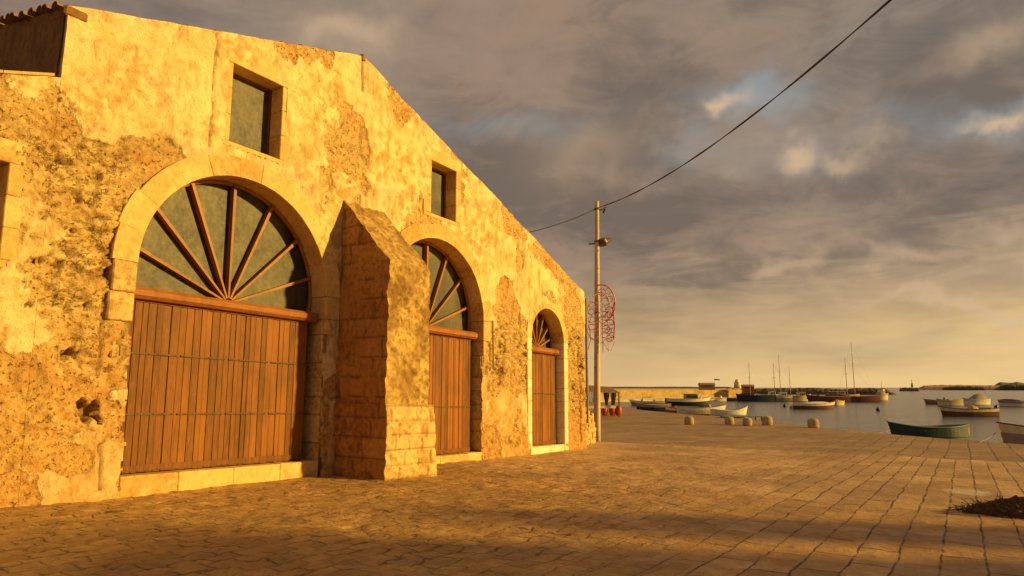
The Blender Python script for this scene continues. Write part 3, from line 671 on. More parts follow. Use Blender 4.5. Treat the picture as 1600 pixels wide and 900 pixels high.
    for zz in ((2.33, 1.30) if d['kind'] == 1 else (1.45,) if d['kind'] == 2 else (1.9,)):
        mb = MB(); x = d['x0'] + 0.05; L_ = (xend - d['x0']) / 4
        for q in range(4):
            mb.box(x + 0.02, x + L_ - 0.05, YD - 0.046, YD - 0.02, zz, zz + 0.028)
            for r_ in range(6): xx = x + 0.06 + r_ * (L_ - 0.15) / 5; mb.box(xx, xx + 0.02, YD - 0.054, YD - 0.04, zz + 0.004, zz + 0.024)
            x += L_
        mb.build('iron_strap', M_IRON, door, shear=True)
    # beam
    mb = MB(); rr = 0.108; yb_ = YD - 0.10
    pts = [(d['x0'] - 0.05 + (d['x1'] - d['x0'] - 0.02) * t, yb_, d['lin'] + 0.01 * math.sin(t * 5)) for t in np.linspace(0, 1, 14)]
    mb.box(d['x0'] - 0.04, d['x1'] - 0.07, yb_ - 0.10, yb_ + 0.10, d['lin'] - 0.10, d['lin'] + 0.10, col=(0.5, 0, 0.35), bev=0.055)
    mb.box(d['x0'] + 0.0, d['x1'] - 0.0, yb_ + 0.02, YB + 0.06, d['lin'] - 0.10, d['lin'] + 0.10, col=(0.5, 0, 0.1))
    mb.build('beam', M_LOG, wh, shear=True, smooth=False)
    # fan window
    zf = d['lin'] + 0.10; n = 7; hub = (cx - 0.02, YB - 0.06, zf - 0.02)
    mb = MB(); pts = []
    a_lo = math.asin(max(-1, min(1, (zf - sp) / R_)))
    for i in range(33):
        a = a_lo + (math.pi - 2 * a_lo) * i / 32; pts.append((cx + (R_ - 0.025) * math.cos(a), YB - 0.03, sp + (R_ - 0.025) * math.sin(a)))
    mb.tube(pts, 0.045, n=6); fan = mb.build('fan_window', M_SPOKE, wh, shear=True)
    mb = MB(); V = [(cx, YB + 0.03, zf)] + [(cx + (R_ + 0.03) * math.cos(a_lo + (math.pi - 2 * a_lo) * i / 40), YB + 0.03, sp + (R_ + 0.03) * math.sin(a_lo + (math.pi - 2 * a_lo) * i / 40)) for i in range(41)]
    V2 = [(p[0], p[1] + 0.01, p[2]) for p in V]
    mb.add(V + V2, [(0, i + 1, i) for i in range(1, 41)] + [(42 + 0, 42 + i, 42 + i + 1) for i in range(1, 41)]); mb.build('glass_pane', M_GLASS, fan, shear=True)
    for i in range(n):
        ang = math.pi * (i + 1) / (n + 1)
        # ray from hub meets the circle
        dx, dz = math.cos(ang), math.sin(ang); ox, oz = hub[0] - cx, hub[2] - sp
        b_ = ox * dx + oz * dz; c_ = ox * ox + oz * oz - (R_ - 0.02) ** 2; t = -b_ + math.sqrt(b_ * b_ - c_)
        a0 = Vector((hub[0] + dx * 0.10, 0, hub[2] + dz * 0.10)); a1 = Vector((hub[0] + dx * t, 0, hub[2] + dz * t)); s_ = Vector((-dz, 0, dx))
        w0, w1 = 0.018, 0.032; y0, y1 = YB - 0.10, YB + 0.028; mb = MB()
        if d['kind'] == 3: w0, w1 = 0.014, 0.026
        q = [a0 - s_ * w0, a1 - s_ * w1, a1 + s_ * w1, a0 + s_ * w0]
        mb.add([(p.x, y0, p.z) for p in q] + [(p.x, y1, p.z) for p in q], [(0, 1, 2, 3), (7, 6, 5, 4), (0, 4, 5, 1), (1, 5, 6, 2), (2, 6, 7, 3), (3, 7, 4, 0)], 0, (0.5, 0, random.random() * 0.5))
        mb.build('spoke', M_SPOKE, fan, shear=True)
for d in DOORS: fan_arch(d)
# windows with stone surround
for wi, w in enumerate(WINS):
    b = 0.30 if wi < 2 else 0.27; yo = 0.012; mb = MB(); x0, x1, z0, z1 = w['x0'], w['x1'], w['z0'], w['z1']; yr = P + 0.42
    bt = 0.34; bb = 0.10 if wi < 2 else 0.36
    def st(a, b_, c, d_): mb.box(a, b_, P - yo - random.uniform(0, 0.01), yr, c, d_, col=(0.5, 0, random.random()), bev=0.012)
    st(x0 - b, x1 + b * 0.75, z1, z1 + bt); st(x0 - b, x1 + b * 0.75, z0 - bb, z0 - 0.004)
    zz = z0
    nblk = 3
    for q in range(nblk):
        za, zb_ = z0 + (z1 - z0) * q / nblk, z0 + (z1 - z0) * (q + 1) / nblk - 0.004
        st(x0 - b + random.uniform(-.01, .01), x0, za, zb_); st(x1, x1 + b * 0.75 + random.uniform(-.02, .02), za, zb_)
    win = mb.build('window', M_ARCH, wh, shear=True)
    mb = MB(); fw = 0.05; yq = P + 0.36
    mb.box(x0, x0 + fw, yq, yq + .05, z0, z1); mb.box(x1 - fw, x1, yq, yq + .05, z0, z1); mb.box(x0 + fw, x1 - fw, yq, yq + .05, z0, z0 + fw); mb.box(x0 + fw, x1 - fw, yq, yq + .05, z1 - fw, z1)
    mb.build('frame', M_DOOR, win, shear=True)
    mb = MB(); mb.box(x0 + fw, x1 - fw, yq + 0.02, yq + 0.03, z0 + fw, z1 - fw); mb.build('pane', M_GLASS, win, shear=True)
# buttress
def build_buttress():
    x0, x1, yf, zs, zt = 10.36, 11.72, 9.97, 4.58, 6.18
    root = None; st = 0.035
    def taper(A, e=0.06): return np.clip(A / e, 0, 1)
    def coursed(u, z, ch=0.42, bl=0.75):
        row = np.floor((z + 0.1 * _G[3, 4]) / ch); fz = (z / ch) - np.floor(z / ch); uu = u / bl + 0.5 * (row % 2) + 0.17 * row; fu = uu - np.floor(uu)
        dj = np.minimum(np.minimum(fz, 1 - fz) * ch, np.minimum(fu, 1 - fu) * bl); tone = _G[(row.astype(int) * 7) % 256, (np.floor(uu).astype(int) * 13 + row.astype(int)) % 256]
        return dj + 0.015 * (fbm(u * 8, z * 8, 2) - 0.5), tone
    def face(mb, fx, nu, nv, nrm, kind, mi):
        u = np.linspace(0, 1, nu); v = np.linspace(0, 1, nv); Ug, Vg = np.meshgrid(u, v); Xg, Yg, Zg, lu = fx(Ug, Vg)
        D = (fbm(lu * 1.4 + 5, Zg * 1.4, 4) - 0.5) * 0.07 + (fbm(lu * 6, Zg * 6, 4) - 0.5) * 0.04
        G = np.zeros_like(D); T = fbm(lu * 0.8, Zg * 0.8, 3)
        if kind == 'course':
            dj, T = coursed(lu, Zg); s_ = 1 - sst(dj, 0.004, 0.028); keepj = sst(fbm(lu * 1.2 + 3, Zg * 1.2, 3), 0.35, 0.55); D = D - s_ * 0.022 * keepj + (T - .5) * 0.02; G = s_ * 0.9 * keepj
        if kind == 'block':
            dj, T = coursed(lu, Zg, 0.30, 0.42); s_ = 1 - sst(dj, 0.003, 0.025); D = D - s_ * 0.022 + (T - .5) * 0.03; G = s_ * 0.75
        if kind == 'lichen':
            p_ = sst(fbm(lu * 5, Zg * 5, 4), 0.56, 0.66); D = D - p_ * 0.025; G = p_ * 0.35
        e = np.minimum(np.minimum(Ug, 1 - Ug) * 1.3, np.minimum(Vg, 1 - Vg) * 2.0); D = D * np.clip(e / 0.05, 0, 1)
        B3 = [(fbm(Xg * 2.3 + Zg * 3.1 + q, Yg * 2.3 - Zg * 1.3 + 2 * q, 5, 0.6) - 0.5) * 0.11 for q in (1.0, 9.0)]
        tz = np.clip((Zg + 0.3) / 0.3, 0, 1); Xg = Xg + B3[0] * tz; Yg = Yg + B3[1] * tz * (Yg < P)
        Xg = Xg + nrm[0] * D; Yg = Yg + nrm[1] * D; Zg = Zg + nrm[2] * D
        mb.grid(Xg, Yg, Zg, np.stack([D * 0 + .5, np.clip(G, 0, 1), T], -1), mi=mi)
    mb = MB(); YW = P + 0.12; ztw = zt + 0.12
    top = lambda Y: zs + (Y - yf) * (ztw - zs) / (YW - yf)
    face(mb, lambda U, V: (x0 + U * (x1 - x0), yf + 0 * U, 1.5 + V * (zs - 1.5), U * (x1 - x0)), 44, 95, (0, -1, 0), 'lichen', 1)
    s2 = (0, -0.72, 0.69)
    face(mb, lambda U, V: (x0 + U * (x1 - x0), yf + V * (YW - yf), zs + V * (ztw - zs), U * (x1 - x0)), 44, 70, s2, 'lichen', 1)
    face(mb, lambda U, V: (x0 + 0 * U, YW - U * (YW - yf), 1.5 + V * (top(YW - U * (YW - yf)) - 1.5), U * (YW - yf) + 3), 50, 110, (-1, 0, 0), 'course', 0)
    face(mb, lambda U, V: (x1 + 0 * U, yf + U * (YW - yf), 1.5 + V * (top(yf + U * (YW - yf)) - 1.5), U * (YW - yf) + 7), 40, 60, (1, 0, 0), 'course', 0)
    # plinth, a little wider, splayed at the foot
    a0, a1, b0, q = x0 - 0.03, x1 + 0.16, yf - 0.04, 0.07
    face(mb, lambda U, V: (a0 - q * (1 - V) * .6 + U * (a1 - a0 + q * (1 - V)), b0 - q * (1 - V) + 0 * U, -0.3 + V * 1.83, U * (a1 - a0)), 50, 60, (0, -1, 0), 'block', 2)
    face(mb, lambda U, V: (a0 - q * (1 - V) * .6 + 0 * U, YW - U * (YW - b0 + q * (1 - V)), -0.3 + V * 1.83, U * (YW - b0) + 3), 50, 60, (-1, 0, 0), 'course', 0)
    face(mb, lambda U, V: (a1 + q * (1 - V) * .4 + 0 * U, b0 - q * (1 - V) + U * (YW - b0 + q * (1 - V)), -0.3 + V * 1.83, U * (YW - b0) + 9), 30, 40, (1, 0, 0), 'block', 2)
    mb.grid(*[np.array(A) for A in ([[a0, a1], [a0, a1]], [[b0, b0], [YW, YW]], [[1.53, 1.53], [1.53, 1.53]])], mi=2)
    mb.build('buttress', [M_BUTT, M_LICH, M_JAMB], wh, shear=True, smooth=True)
build_buttress()
# iron tie bar on wall between door two and three
mb = MB(); mb.tube([(16.33, P - 0.07, 2.55), (16.30, P - 0.07, 4.0)], 0.022, 6); mb.build('tie_bar', M_IRON, wh, shear=True)
# rain pipe at far corner
mb = MB(); mb.tube([(XR + 0.10, P - 0.02, 0.9), (XR + 0.10, P - 0.02, 5.5)], 0.05, 8); mb.build('rain_pipe', mat_simple('grey_pipe', (0.28, 0.2, 0.14), 0.7), wh, shear=True)
# ------------------------------------------------------------------ things at the end of the warehouse
g0 = gz(25.4)
mb = MB()
mb.box(-0.12, 0.12, -0.12, 0.12, -0.1, 0.95, bev=0.03, col=(0.5, 0, 0.9)); mb.lathe((0, 0, 0.94), [(0.13, 0), (0.12, 0.06), (0.06, 0.11), (0.01, 0.12)], 10)
o = mb.build('stone_post', M_WHITE); o.location = (24.9, 13.0, gz(24.9)); o.scale = (0.9, 0.9, 0.8); tag(o, 'short pale stone post at the far corner of the warehouse', 'post')
def ruin():
    mb = MB(); x = 0.0
    for cx in np.arange(0, 4.0, 0.34):
        z = -0.1; top = 1.75 - 0.28 * cx + random.uniform(-0.2, 0.2)
        while z < top:
            h_ = random.uniform(0.16, 0.32); w = random.uniform(0.28, 0.36)
            yy = random.uniform(-0.05, 0.05)
            mb.box(cx + yy, cx + w + yy * .3, -0.2 + yy, 0.2 + yy, z, z + h_ - 0.012, bev=0.03, col=(0.5, 0.0, random.random())); z += h_
    o = mb.build('rubble_wall', M_JAMB); o.location = (22.6, 12.25, gz(24)); o.rotation_euler = (0, 0, math.radians(16)); return tag(o, 'low broken wall of pale and brown rubble behind the utility pole', 'wall')
ruin()
# ------------------------------------------------------------------ utility pole, cables, lamp, festival frame
PX, PY = 27.73, 13.73; PZ = gz(PX)
n_ = NT('pole_concrete')
def _pole():
    n = n_; v = n.obj((1, 1, 0.4)); k = n.noise(v, 3, 6, 0.65).outputs[0]; k2 = n.noise(n.obj(), 7, 6, 0.7).outputs[0]
    c = n.mix(n.ramp(k, [(0.35, 0.0), (0.65, 1.0)]), (0.50, 0.40, 0.26), (0.68, 0.56, 0.38)); c = n.mix(n.ramp(k2, [(0.58, 0.0), (0.64, 0.8)]), c, (0.25, 0.15, 0.08))
    return n.fin(c, 0.85, n.bump(k2, 0.3, 0.01))
M_POLE = _pole()
pole = empty('utility_pole', (PX, PY, PZ), label='tall tapered concrete pole standing past the end of the warehouse', cat='utility pole')
LEAN = 0.20
mb = MB(); mb.tube([(RT.x * LEAN * t, RT.y * LEAN * t, -0.2 + 11.2 * t) for t in np.linspace(0, 1, 14)], [0.155 - 0.06 * t for t in np.linspace(0, 1, 14)], 14)
mb.build('shaft', M_POLE, pole, world=False, smooth=True)
for zz in (10.6, 9.05, 5.7, 3.2):
    mb = MB(); mb.lathe((RT.x * LEAN * zz / 11, RT.y * LEAN * zz / 11, zz), [(0.135, 0), (0.135, 0.06)], 12)
    mb.build('band', M_IRON, pole, world=False)
def rp(r, u, f=0): return Vector((RT.x * r + FW.x * f, RT.y * r + FW.y * f, u))
mb = MB(); mb.tube([rp(0.15, 10.55), rp(0.45, 10.6), rp(0.62, 10.75)], 0.025, 6); mb.tube([rp(0.5, 10.45), rp(0.58, 10.62)], 0.06, 8); mb.tube([rp(0.25, 10.72), rp(0.25, 10.9)], [0.06, 0.04], 8)
mb.build('insulator', mat_simple('insulator_dark', (0.07, 0.05, 0.035), 0.5), pole, world=False)
lampm = mat_simple('lamp_grey', (0.12, 0.085, 0.05), 0.5)
mb = MB(); mb.tube([rp(-0.22, 8.95), rp(0.30, 9.0)], 0.035, 6)
lamp = mb.build('floodlight', lampm, pole, world=False)
mb = MB(); mb.tube([rp(0.22, 8.98), rp(0.30, 9.0), rp(0.52, 9.06), rp(0.70, 9.14), rp(0.84, 9.17)], [0.08, 0.19, 0.21, 0.12, 0.05], 10); mb.build('lamp_housing', lampm, lamp, world=False)
mb = MB(); mb.tube([rp(0.50, 9.06, -0.19), rp(0.56, 9.08, -0.23)], 0.10, 10); mb.build('lens', mat_simple('lamp_lens', (0.45, 0.36, 0.24), 0.2), lamp, world=False)
# far end of the cable: the roof of the house behind the viewer
P2 = Vector((-2.0, -15.1, 14.5))
pole2 = empty('utility_pole', (-2.0, -15.1, 0), label='tall concrete pole behind the viewer that carries the near end of the cable', cat='utility pole')
mb = MB(); mb.tube([(0, 0, -0.2 + 15.0 * t) for t in np.linspace(0, 1, 8)], [0.2 - 0.08 * t for t in np.linspace(0, 1, 8)], 12); mb.build('shaft', M_POLE, pole2, world=False, smooth=True)
M_CABLE = mat_simple('black_cable', (0.035, 0.025, 0.02), 0.6)
tp = Vector((PX, PY, PZ)) + rp(0.30, 10.72)
def cable(name, a, b, sag, r, label, tw=True):
    mb = MB(); N_ = 70
    for s_ in ((0, 1) if tw else (0,)):
        pts = []
        for i in range(N_ + 1):
            t = i / N_; p = a.lerp(b, t); p.z -= sag * 4 * t * (1 - t)
            an = t * 46 + s_ * math.pi; off = r * 0.9 if tw else 0
            pts.append(p + Vector((RT.x * math.cos(an) * off, RT.y * math.cos(an) * off, math.sin(an) * off)))
        mb.tube(pts, r, 6)
    tag(mb.build(name, M_CABLE), label, 'cable')
cable('power_cable', tp, P2, 2.9, 0.014, 'long twisted black cable sagging across the cloudy sky from the pole')
e2 = at_depth(800, 369, y=12.6)
cable('power_cable', Vector((PX, PY, PZ)) + rp(0.05, 10.6), e2, 0.12, 0.022, 'short dark cable running from the pole to the warehouse roof', tw=False)
# festival light frame : red and pink scrolls
M_RED = mat_simple('red_tube', (0.62, 0.09, 0.10), 0.5); M_PINK = mat_simple('pink_tube', (0.68, 0.36, 0.36), 0.6)
fr = empty('festival_light_frame', (PX + RT.x * 0.2, PY + RT.y * .2, PZ + 3.6), label='red and pink scrolled festival decoration frame fixed to the utility pole', cat='decoration')
def scroll(name, pts, mat, r=0.02):
    mb = MB(); pp = [rp(p[0], p[1], -0.22) for p in pts]; mb.tube(pp, r * 1.35, 5); mb.build(name, mat, fr, world=False)
def arc(cx, cz, rx, rz, a0, a1, n=18): return [(cx + rx * math.cos(math.radians(a0 + (a1 - a0) * i / n)), cz + rz * math.sin(math.radians(a0 + (a1 - a0) * i / n))) for i in range(n + 1)]
scroll('hoop', arc(0.10, 2.55, 0.62, 0.85, -75, 120), M_RED, 0.022)
scroll('hoop', arc(0.05, 2.45, 0.42, 0.60, -80, 140), M_PINK, 0.02)
scroll('hoop', arc(-0.25, 1.75, 0.40, 0.85, 60, 290), M_PINK, 0.018)
for k in range(6): scroll('curl', arc(0.12 + 0.16 * (k % 3), 3.05 - 0.42 * k, 0.17, 0.16, 40 * k, 40 * k + 400, 22), (M_RED, M_PINK)[k % 2], 0.014)
for k in range(4): scroll('curl', arc(-0.38, 2.5 - 0.35 * k, 0.14, 0.13, 90 * k, 90 * k + 380, 22), (M_PINK, M_RED)[k % 2], 0.013)
for k in range(7): scroll('rung', [(0.05, 1.0 + 0.2 * k), (0.35, 0.94 + 0.2 * k), (0.62 - 0.02 * k, 1.0 + 0.2 * k)], (M_RED, M_PINK)[k % 2], 0.014)
for k in range(7): scroll('curl', arc(0.42 + 0.06 * math.sin(k * 2), 3.1 - 0.36 * k, 0.13, 0.13, 70 * k, 70 * k + 420, 18), (M_PINK, M_RED)[k % 2], 0.013)
for k in range(6): scroll('lattice_bar', [(0.0, 0.7 + 0.38 * k), (0.30, 0.95 + 0.38 * k), (0.62, 0.8 + 0.38 * k)], M_PINK, 0.010)
for k in range(5): scroll('lattice_bar', [(-0.55, 1.0 + 0.36 * k), (-0.3, 0.85 + 0.36 * k), (-0.05, 1.05 + 0.36 * k)], M_PINK, 0.010)
scroll('upright', [(0.62, 0.9), (0.66, 1.6), (0.60, 2.3), (0.68, 2.6)], M_RED, 0.024); scroll('upright', [(0.12, 0.3), (0.12, 3.3)], M_PINK, 0.018)
scroll('upright', [(0.35, 0.35), (0.36, 2.2)], M_PINK, 0.014); scroll('swag', [(0.1, 0.9), (0.3, 0.45), (0.5, 0.4), (0.66, 0.8)], M_PINK, 0.013); scroll('swag', [(-0.6, 0.3), (-0.42, 0.9), (-0.5, 1.6), (-0.3, 2.1)], M_PINK, 0.016)
# ------------------------------------------------------------------ kiosk with red planters
kb = at_level(955, 650, -0.97); kb.z = -0.97
M_THATCH = mat_simple('brown_canopy', (0.24, 0.13, 0.07), 0.95, 0.35, 4)
ks = empty('kiosk', kb, PHI - math.pi / 2 + math.radians(8), label='small brown canopied stall beyond the utility pole', cat='kiosk')
mb = MB(); mb.add([(-2.6, -1.3, 2.15), (0.55, -1.3, 2.05), (0.55, 1.3, 2.05), (-2.6, 1.3, 2.15), (-2.0, 0, 2.75), (0.0, 0, 2.6)], [(0, 1, 5, 4), (1, 2, 5), (2, 3, 4, 5), (3, 0, 4), (3, 2, 1, 0)]); mb.build('canopy', M_THATCH, ks, world=False)
for (x, y) in ((-2.45, -1.15), (0.4, -1.15), (0.4, 1.15), (-2.45, 1.15)): mb = MB(); mb.box(x - .05, x + .05, y - .05, y + .05, -0.02, 2.12); mb.build('post', M_DOOR, ks, world=False)
mb = MB(); mb.box(-2.3, 0.2, -0.9, -0.75, 0.72, 0.98); mb.box(-2.3, 0.2, -0.9, -0.4, 0.9, 0.97); mb.build('counter', M_WHITE, ks, world=False)
M_POT = mat_simple('red_pot', (0.58, 0.07, 0.03), 0.45); M_SHR = mat_simple('dark_fabric', (0.035, 0.025, 0.02), 0.9)
for i, (u, lab) in enumerate(((944.5, 'round red pot nearest the utility pole'), (957, 'middle red pot of the three under the brown canopy, holding a dark folded parasol'), (966.5, 'rightmost red pot of the three beyond the utility pole'))):
    p = at_level(u, 649, -0.97); t = empty('red_pot', p, label=lab, cat='pot', group='red pots by the stall')
    mb = MB(); mb.lathe((0, 0, 0), [(0.20, 0), (0.27, 0.12), (0.33, 0.4), (0.30, 0.68), (0.24, 0.80), (0.22, 0.82)], 14); mb.build('pot', M_POT, t, world=False, smooth=True)
    mb = MB(); mb.lathe((0, 0, 0.8), [(0.245, 0), (0.25, 0.05), (0.2, 0.06)], 14); mb.build('rim', M_POT, t, world=False)
for i, (u, lab) in enumerate(((948, 'dark folded parasol nearest the utility pole'), (959, 'dark folded parasol standing above the middle red pot'))):
    p = at_level(u, 648, -0.97); t = empty('folded_parasol', p, label=lab, cat='parasol', group='folded parasols by the stall')
    mb = MB(); mb.tube([(0, 0, 0), (0, 0, 2.3)], 0.03, 6); mb.build('pole', M_IRON, t, world=False)
    mb = MB(); mb.lathe((0, 0, 0.85), [(0.10, 0), (0.16, 0.35), (0.26, 0.9), (0.30, 1.15), (0.10, 1.3), (0.03, 1.4)], 12, wob=0.12); mb.build('canopy', M_SHR, t, world=False)
# ------------------------------------------------------------------ bollards
M_BOL = mat_ashlar('bollard_stone', (0.40, 0.28, 0.15), (0.50, 0.37, 0.20), (0.24, 0.15, 0.08), 0.6)
for (u, v, s_, lab) in ((1077, 662, 1.0, 'rounded stone bollard farthest left, in front of the red bowed boat'), (1140, 662, 0.95, 'rounded stone bollard before the small grey jetty, left of its neighbour'), (1168, 664, 0.93, 'rounded stone bollard at the right end of the small grey jetty'), (1199, 663, 1.08, 'rounded stone bollard just right of the jetty with open water behind'), (1271, 667, 1.05, 'rounded stone bollard standing alone by the water, farthest right')):
    p = at_level(u, v, -0.97); p.z = gz(p.x) if p.x < 36 else -0.975
    mb = MB(); mb.lathe((0, 0, 0), [(0.31, -0.05), (0.335, 0.05), (0.34, 0.22), (0.325, 0.38), (0.27, 0.47), (0.16, 0.52), (0.04, 0.53)], 14, wob=0.05)
    o = mb.build('stone_bollard', M_BOL, smooth=True); o.location = p; o.scale = (s_, s_, s_); o.rotation_euler.z = random.uniform(0, 3); tag(o, lab, 'bollard', 'stone bollards along the quay')
# ------------------------------------------------------------------ debris heap lying on the paving
def heap():
    c = Vector((13.2, -0.62, gz(13.25))); mb = MB(); n = 60; m = 26
    A = np.linspace(0, 2 * np.pi, n + 1); Rr = np.linspace(0, 1, m)[::-1]; Ag, Rg = np.meshgrid(A, Rr)
    e = 1 + 0.35 * (fbm(np.cos(Ag) * 1.5 + 5, np.sin(Ag) * 1.5 + 5, 4) - 0.5)
    Xg = np.cos(Ag) * Rg * 0.42 * e; Yg = np.sin(Ag) * Rg * 0.80 * e
    Zg = 0.23 * (1 - Rg ** 2.2) * (0.6 + 0.9 * fbm(Xg * 5 + 3, Yg * 5, 4)) + (fbm(Xg * 16 + 8, Yg * 16, 3) - 0.5) * 0.07 * sst(1 - Rg, 0, 0.2) - 0.005
    mb.grid(Xg, Yg, Zg)
    for i in range(700):
        a = random.uniform(0, 6.28); r = math.sqrt(random.random()) * 0.98; x, y = math.cos(a) * r * 0.44, math.sin(a) * r * 0.84; z = 0.15 * (1 - r ** 2) + 0.01
        d = Vector((random.uniform(-1, 1), random.uniform(-1, 1), random.uniform(-0.3, 0.5))).normalized() * random.uniform(0.05, 0.2)
        mb.tube([(x, y, z), (x + d.x * .5, y + d.y * .5, z + d.z * .5 + 0.015), (x + d.x, y + d.y, max(0.0, z + d.z))], 0.005, 3, col=(0.5, 0, random.random()))
    o = mb.build('net_heap', mat_simple('dark_net', (0.075, 0.040, 0.018), 0.95, 0.5, 14), smooth=False); o.location = c; tag(o, 'dark brown tangled heap lying on the paving at the right', 'debris heap')
heap()
mb = MB(); mb.lathe((0, 0, 0), [(0.22, -0.02), (0.20, 0.012), (0.10, 0.03), (0.01, 0.032)], 16, wob=0.2, sy=0.6)
o = mb.build('flat_stone', mat_simple('dark_cover', (0.12, 0.07, 0.035), 0.9)); pp = at_level(168, 803, gz(5)); o.location = (pp.x, pp.y, gz(pp.x)); tag(o, 'flat dark stone patch on the paving in front of the left wall', 'stone')
# ------------------------------------------------------------------ boats
def paint(name, c, r=0.45): return mat_simple(name, c, r, 0.15, 3)
MT = dict(white=paint('white_paint', (0.82, 0.78, 0.70)), cream=paint('cream_paint', (0.70, 0.58, 0.38)), navy=paint('navy_paint', (0.025, 0.032, 0.055)), teal=paint('teal_paint', (0.025, 0.055, 0.065)),
          redbrown=paint('redbrown_paint', (0.16, 0.05, 0.03)), black=paint('black_paint', (0.025, 0.018, 0.016)), grey=paint('grey_paint', (0.30, 0.26, 0.22)), wood=paint('boat_wood', (0.26, 0.14, 0.06)),
          red=paint('red_paint', (0.42, 0.06, 0.03)), yellow=paint('yellow_paint', (0.62, 0.42, 0.08)), purple=paint('mauve_paint', (0.30, 0.22, 0.24)), blue=paint('blue_paint', (0.10, 0.16, 0.24)))
def boat(u, v, L, B, Hh, cols, label, flip=False, rot=0.0, trans=True, zlev=-1.5, seats=2, motor=False, cabin=None, masts=(), cover=None, draft=0.18, sheer=0.35, name='rowing_boat', cat='boat', group=None, side='hull', rig=False, loc=None, clutter=0):
    """bow towards -X local (image left) unless flip; cols: lower hull, upper strake, inside, gunwale"""
    p = loc if loc is not None else at_level(u, v, zlev); p = Vector((p.x, p.y, zlev))
    rz = math.atan2(RT.y, RT.x) + rot + (math.pi if flip else 0)
    t = empty(name, p, rz, label=label, cat=cat, group=group)
    ns = 18; sec = []
    for i in range(ns + 1):
        s_ = i / ns                      # 0 bow .. 1 stern
        bt = (math.sin(min(1, s_ / 0.55) * math.pi / 2) ** 0.8) * (1 - (0.32 if trans else 1.0) * max(0, (s_ - 0.6) / 0.4) ** 1.8)
        bt = max(bt, 0.015); b = B / 2 * bt
        x = -L / 2 + L * s_
        zt = Hh * (1 + sheer * (1 - s_ / 0.5) ** 2 * (s_ < 0.5) + 0.4 * sheer * ((s_ - 0.5) / 0.5) ** 2 * (s_ >= 0.5)); rake = 0.10 * L * (1 - s_ / 0.25) * (s_ < 0.25)
        row = [(x + rake, 0.0, -draft), (x + rake * .8, b * 0.55, -draft * 0.8), (x + rake * 0.5, b * 0.86, 0.05 * Hh), (x + rake * 0.25, b * 0.95, zt * 0.60), (x, b, zt), (x, b * 0.90 if b > 0.05 else b * .5, zt), (x + rake * .3 + 0.02, b * 0.82, zt * 0.5), (x + rake * .5, b * 0.45, 0.02), (x + rake * .6, 0.0, 0.0)]
        sec.append(row)
    V = []; F = []; MI = []; m = 9
    for sgn in (1, -1):
        base = len(V)
        for row in sec: V += [(a, b * sgn, c) for a, b, c in row]
        for i in range(ns):
            for k in range(m - 1):
                q = (base + i * m + k, base + (i + 1) * m + k, base + (i + 1) * m + k + 1, base + i * m + k + 1)
                F.append(q if sgn < 0 else q[::-1]); MI.append(0 if k < 3 else (1 if k == 3 else (3 if k == 4 else 2)))
        e = base + ns * m
        F.append(tuple(e + k for k in range(m)) if sgn < 0 else tuple(e + k for k in range(m))[::-1]); MI.append(1)
    mb = MB(); mb.add(V, F); mb.m = MI
    mb.build('hull', [MT[c] for c in cols], t, world=False)
    mb = MB()
    for sgn in (1, -1): mb.tube([(r[4][0], r[4][1] * sgn, r[4][2] + 0.01) for r in sec], 0.035, 6)
    mb.build('gunwale', MT[cols[3]], t, world=False)
    for q in range(seats):
        xx = -L * 0.12 + q * L * 0.26; bb = B * 0.43
        mb = MB(); mb.box(xx - 0.13, xx + 0.13, -bb, bb, Hh * 0.68, Hh * 0.68 + 0.04); mb.build('thwart', MT['wood'], t, world=False)
    if motor:
        mb = MB(); mb.box(L / 2 + 0.02, L / 2 + 0.14, -0.08, 0.08, -0.4, Hh * 0.9); mb.tube([(L / 2 + 0.1, 0, Hh * 0.85), (L / 2 + 0.12, 0, Hh * 1.15), (L / 2 + 0.18, 0, Hh * 1.5), (L / 2 + 0.16, 0, Hh * 1.58)], [0.12, 0.19, 0.16, 0.08], 10); mb.build('outboard_motor', MT['black'], t, world=False)
    if cabin:
        cx0, cx1, ch, cw, cc = cabin; mb = MB(); bb = B * cw / 2; z0 = Hh * 0.55
        mb.add([(cx0, -bb, z0), (cx1, -bb, z0), (cx1, bb, z0), (cx0, bb, z0), (cx0 + 0.25, -bb * .9, z0 + ch), (cx1, -bb * .9, z0 + ch), (cx1, bb * .9, z0 + ch), (cx0 + 0.25, bb * .9, z0 + ch)], [(0, 3, 2, 1), (4, 5, 6, 7), (0, 1, 5, 4), (1, 2, 6, 5), (2, 3, 7, 6), (3, 0, 4, 7)])
        cb = mb.build('cabin', MT[cc], t, world=False)
        mb = MB(); mb.box(cx0 + 0.1, cx1 + 0.15, -bb, bb, z0 + ch + 0.002, z0 + ch + 0.07); mb.build('cabin_roof', MT[cols[3]], cb, world=False)
        for k in range(3):
            wx = cx0 + 0.32 + k * (cx1 - cx0 - 0.4) / 3
            for sg in (-1, 1): mb = MB(); yy = sg * (bb * 0.93 + 0.02); mb.box(wx, wx + (cx1 - cx0 - .4) / 3 - 0.1, min(yy - .02, yy + .02), max(yy - .02, yy + .02), z0 + ch * 0.5, z0 + ch * 0.85); mb.build('window', M_GLASS, cb, world=False)
